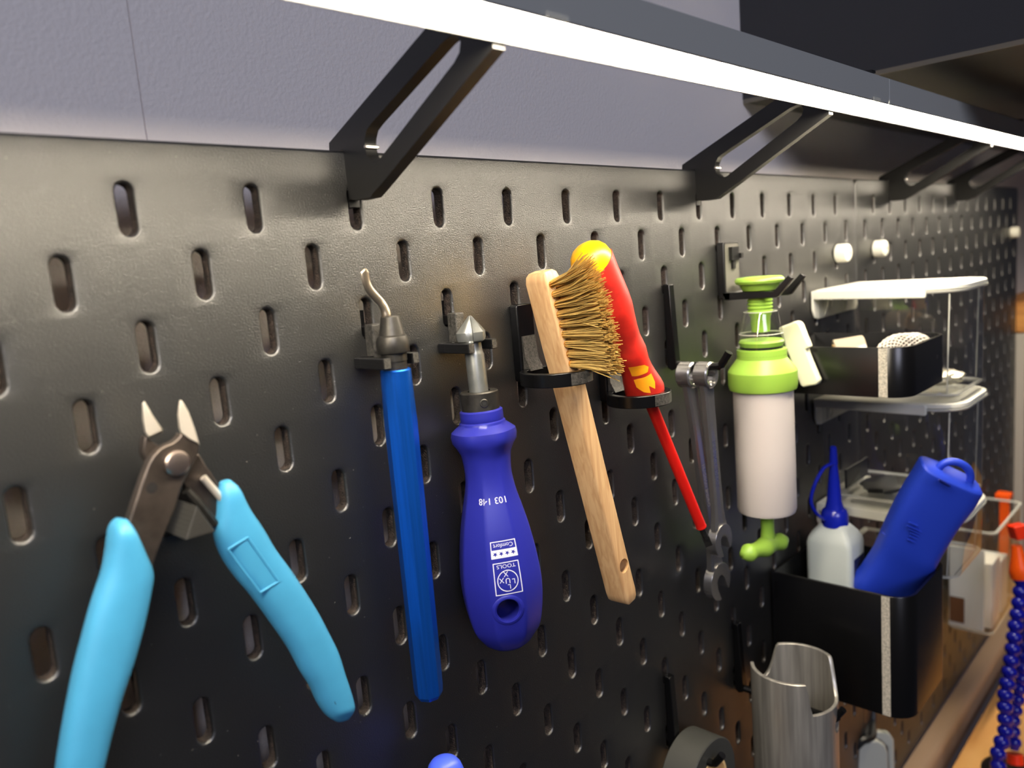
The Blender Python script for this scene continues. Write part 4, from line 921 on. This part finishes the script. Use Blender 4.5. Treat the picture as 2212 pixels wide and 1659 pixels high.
# ------------------------------------------------------------ grey clips hanging on a black cord under the tall bin
t = thing('grey_clip', 'pair of grey plastic clips on a black cord below the tall bin', 'clip', (520, -25, -480))
def paddle(q, d, th, name, m=M_GREY):
    mb = MB(); mb.prism([PD(*p, d) for p in q], -BACK*th); return obj(name, mb, m, t, smooth=30, bevel=1.6, seg=3)
zq = lambda x, y: (1780 + x/3.958, 1240 + y/3.958)
paddle([zq(*p) for p in [(255,1490),(300,1450),(380,1425),(470,1430),(530,1470),(548,1540),(555,1760),(262,1760)]], 690, 7, 'front_leaf')
paddle([zq(*p) for p in [(395,1330),(440,1345),(560,1360),(600,1420),(612,1760),(560,1760),(545,1480),(480,1425),(430,1410)]], 704, 7, 'rear_leaf')
mb = MB(); mb.tube(smooth_path([PD(*zq(345,1130), 712), PD(*zq(350,1270), 706), PD(*zq(352,1390), 696)], 5), 3.4, 8); obj('cord', mb, M_BLACK, t)
mb = MB(); mb.tube(smooth_path([PD(*zq(415,1150), 712), PD(*zq(415,1270), 708), PD(*zq(410,1390), 696), PD(*zq(330,1425), 689), PD(*zq(270,1480), 689)], 5), 3.4, 8); obj('cord', mb, M_BLACK, t)
mb = MB(); mb.box(PD(*zq(490,1330), 701), PD(*zq(545,1372), 697)); obj('button', mb, M_CREAM, t, smooth=0, bevel=0.5)
mb = MB(); mb.box((496,9,-322),(500,-26,-326)); obj('hanger', mb, M_PRINT, t, smooth=0)

# ------------------------------------------------------------ another blue screwdriver at the bottom edge
t = thing('blue_handled_screwdriver', 'rounded blue screwdriver butt just showing at the bottom edge', 'screwdriver', (79, -20, -300))
mb = MB(); mb.revolve((78.8,-20,-207.5), (0,0,-1), [(0,0.6),(0.5,3.2),(1.6,5.0),(3.4,6.3),(6,7.2),(10,7.8),(18,8.2),(50,8.6),(80,7.2),(92,6)], 32); obj('handle', mb, mat('bright_blue_plastic', (62,88,224), 0.4), t, smooth=60)
mb = MB(); mb.revolve((78.8,-20,-299), (0,0,-1), [(0,2.6),(60,2.6)], 16); obj('shaft', mb, M_GREYSTEEL, t)

# ------------------------------------------------------------ segmented coolant hoses on the bench
def hose(pts, d0_, d1_, rad, label, nozzle=None, base=None):
    t = thing('segmented_hose', label, 'hose', (650, -100, -556), 'blue segmented hoses')
    P_ = smooth_path([PD(u, v, d0_ + (d1_-d0_)*i/(len(pts)-1)) for i, (u, v) in enumerate(pts)], 12)
    ln = [0]
    for a_, b_ in zip(P_, P_[1:]): ln.append(ln[-1] + (b_-a_).length)
    def at_len(s):
        for i in range(len(ln)-1):
            if ln[i] <= s <= ln[i+1]: f = (s-ln[i])/max(1e-6, ln[i+1]-ln[i]); return P_[i].lerp(P_[i+1], f), (P_[i+1]-P_[i]).normalized()
        return P_[-1], (P_[-1]-P_[-2]).normalized()
    s = 0; pitch = rad*1.55
    while s < ln[-1]:
        p, tg = at_len(s)
        mb = MB(); mb.revolve(p, tg, [(-0.8*rad,0.62*rad),(-0.55*rad,0.90*rad),(-0.1*rad,1.0*rad),(0.3*rad,0.92*rad),(0.55*rad,0.66*rad),(0.95*rad,0.60*rad)], 18); obj('bead', mb, M_HOSE, t, smooth=60)
        s += pitch
    if nozzle: nozzle(t)
    if base is not None:
        p, tg = at_len(ln[-1]); mb = MB(); mb.revolve(p, tg, [(0,7),(9,7.4),(9.5,6)], 20); obj('base_collar', mb, base, t)
    return t
def noz(t):
    mb = MB(); a_ = PD(2204,1245,760); b_ = PD(2196,1178,760); d_ = (b_-a_); mb.revolve(a_, d_, [(-2,8.5),(4,9.5),(10,8.4),(22,5.6),(d_.length,4.6)], 24); obj('nozzle_cone', mb, M_ORANGE, t, smooth=40)
    c_ = PD(2200,1148,760); mb = MB(); mb.obox(c_, RIGHT*6.4 + UP*1.4, UP*6.6 - RIGHT*2.0, BACK*6.5); obj('valve_knob', mb, M_REDPL, t, smooth=0, bevel=1.2)
hose([(2206,1255),(2202,1300),(2194,1350),(2188,1400),(2181,1450),(2172,1500),(2171,1540),(2172,1580),(2162,1608),(2155,1634),(2157,1664),(2160,1700)], 760, 735, 7.0, 'nearer blue segmented hose with an orange nozzle above the bench', noz)
hose([(2225,1330),(2219,1380),(2212,1425),(2204,1475),(2196,1520),(2188,1560),(2190,1600),(2192,1628)], 775, 765, 6.6, 'blue segmented hose behind, standing in a red collar', None, M_REDPL)
mb = MB(); c_ = PD(2205,1668,775); mb.revolve(c_ + V(0,0,-12), (0,0,1), [(0,34),(9,34),(12,30),(14,14)], 28); tag(obj('magnetic_base', mb, M_BLACK, loc=(c_.x, c_.y, c_.z-12)), 'black round base of the segmented hoses on the bench', 'base')
mb = MB(); mb.box((972,-14,-425),(980,-24,-352)); mb.box((968,-10,-352),(984,-26,-346)); tag(obj('orange_clamp', mb, M_ORANGE, loc=(976,-18,-425), smooth=0, bevel=1), 'orange clamp bar seen through the open clear box', 'clamp')

# ------------------------------------------------------------ details that sit on a part become its sub-parts
def stem(o): return o.name.split('.')[0]
NEST = {'stars':'handle','comfort_badge':'handle','maker_mark':'handle','size_number':'handle','hole_rim':'handle','hex_socket':'grub_screw','tuft_socket':'handle',
        'tip_face':'prong','scuff':'ring','sanded_face':'plate','embossed_house':'body','embossed_slot':'body','embossed_word':'body','seam_line':'body','seam':'body','label':'bottle_body','cap_strap':'cap',
        'embossed_lettering':'shank','rivet':'front_lever','small_hole':'front_lever','upper_print':'grip','lower_print':'grip','cone_rim':'clear_cone','front_clip':'arm','screw':'arm'}
for root in [o for o in list(COL.objects) if o.parent is None and o.type == 'EMPTY']:
    kids = list(root.children); used = {}
    for k in kids:
        st_ = stem(k)
        if st_ in ('raised_frame', 'lanyard_hole'): k.parent = g2; continue
        if st_ == 'screw' and root.name.startswith('panel_connector'): continue
        if st_ in NEST:
            ps_ = [q for q in kids if stem(q) == NEST[st_]]
            if not ps_: continue
            i = used.get(st_, 0); used[st_] = i + 1
            k.parent = ps_[min(i, len(ps_)-1)] if len(ps_) > 1 else ps_[0]
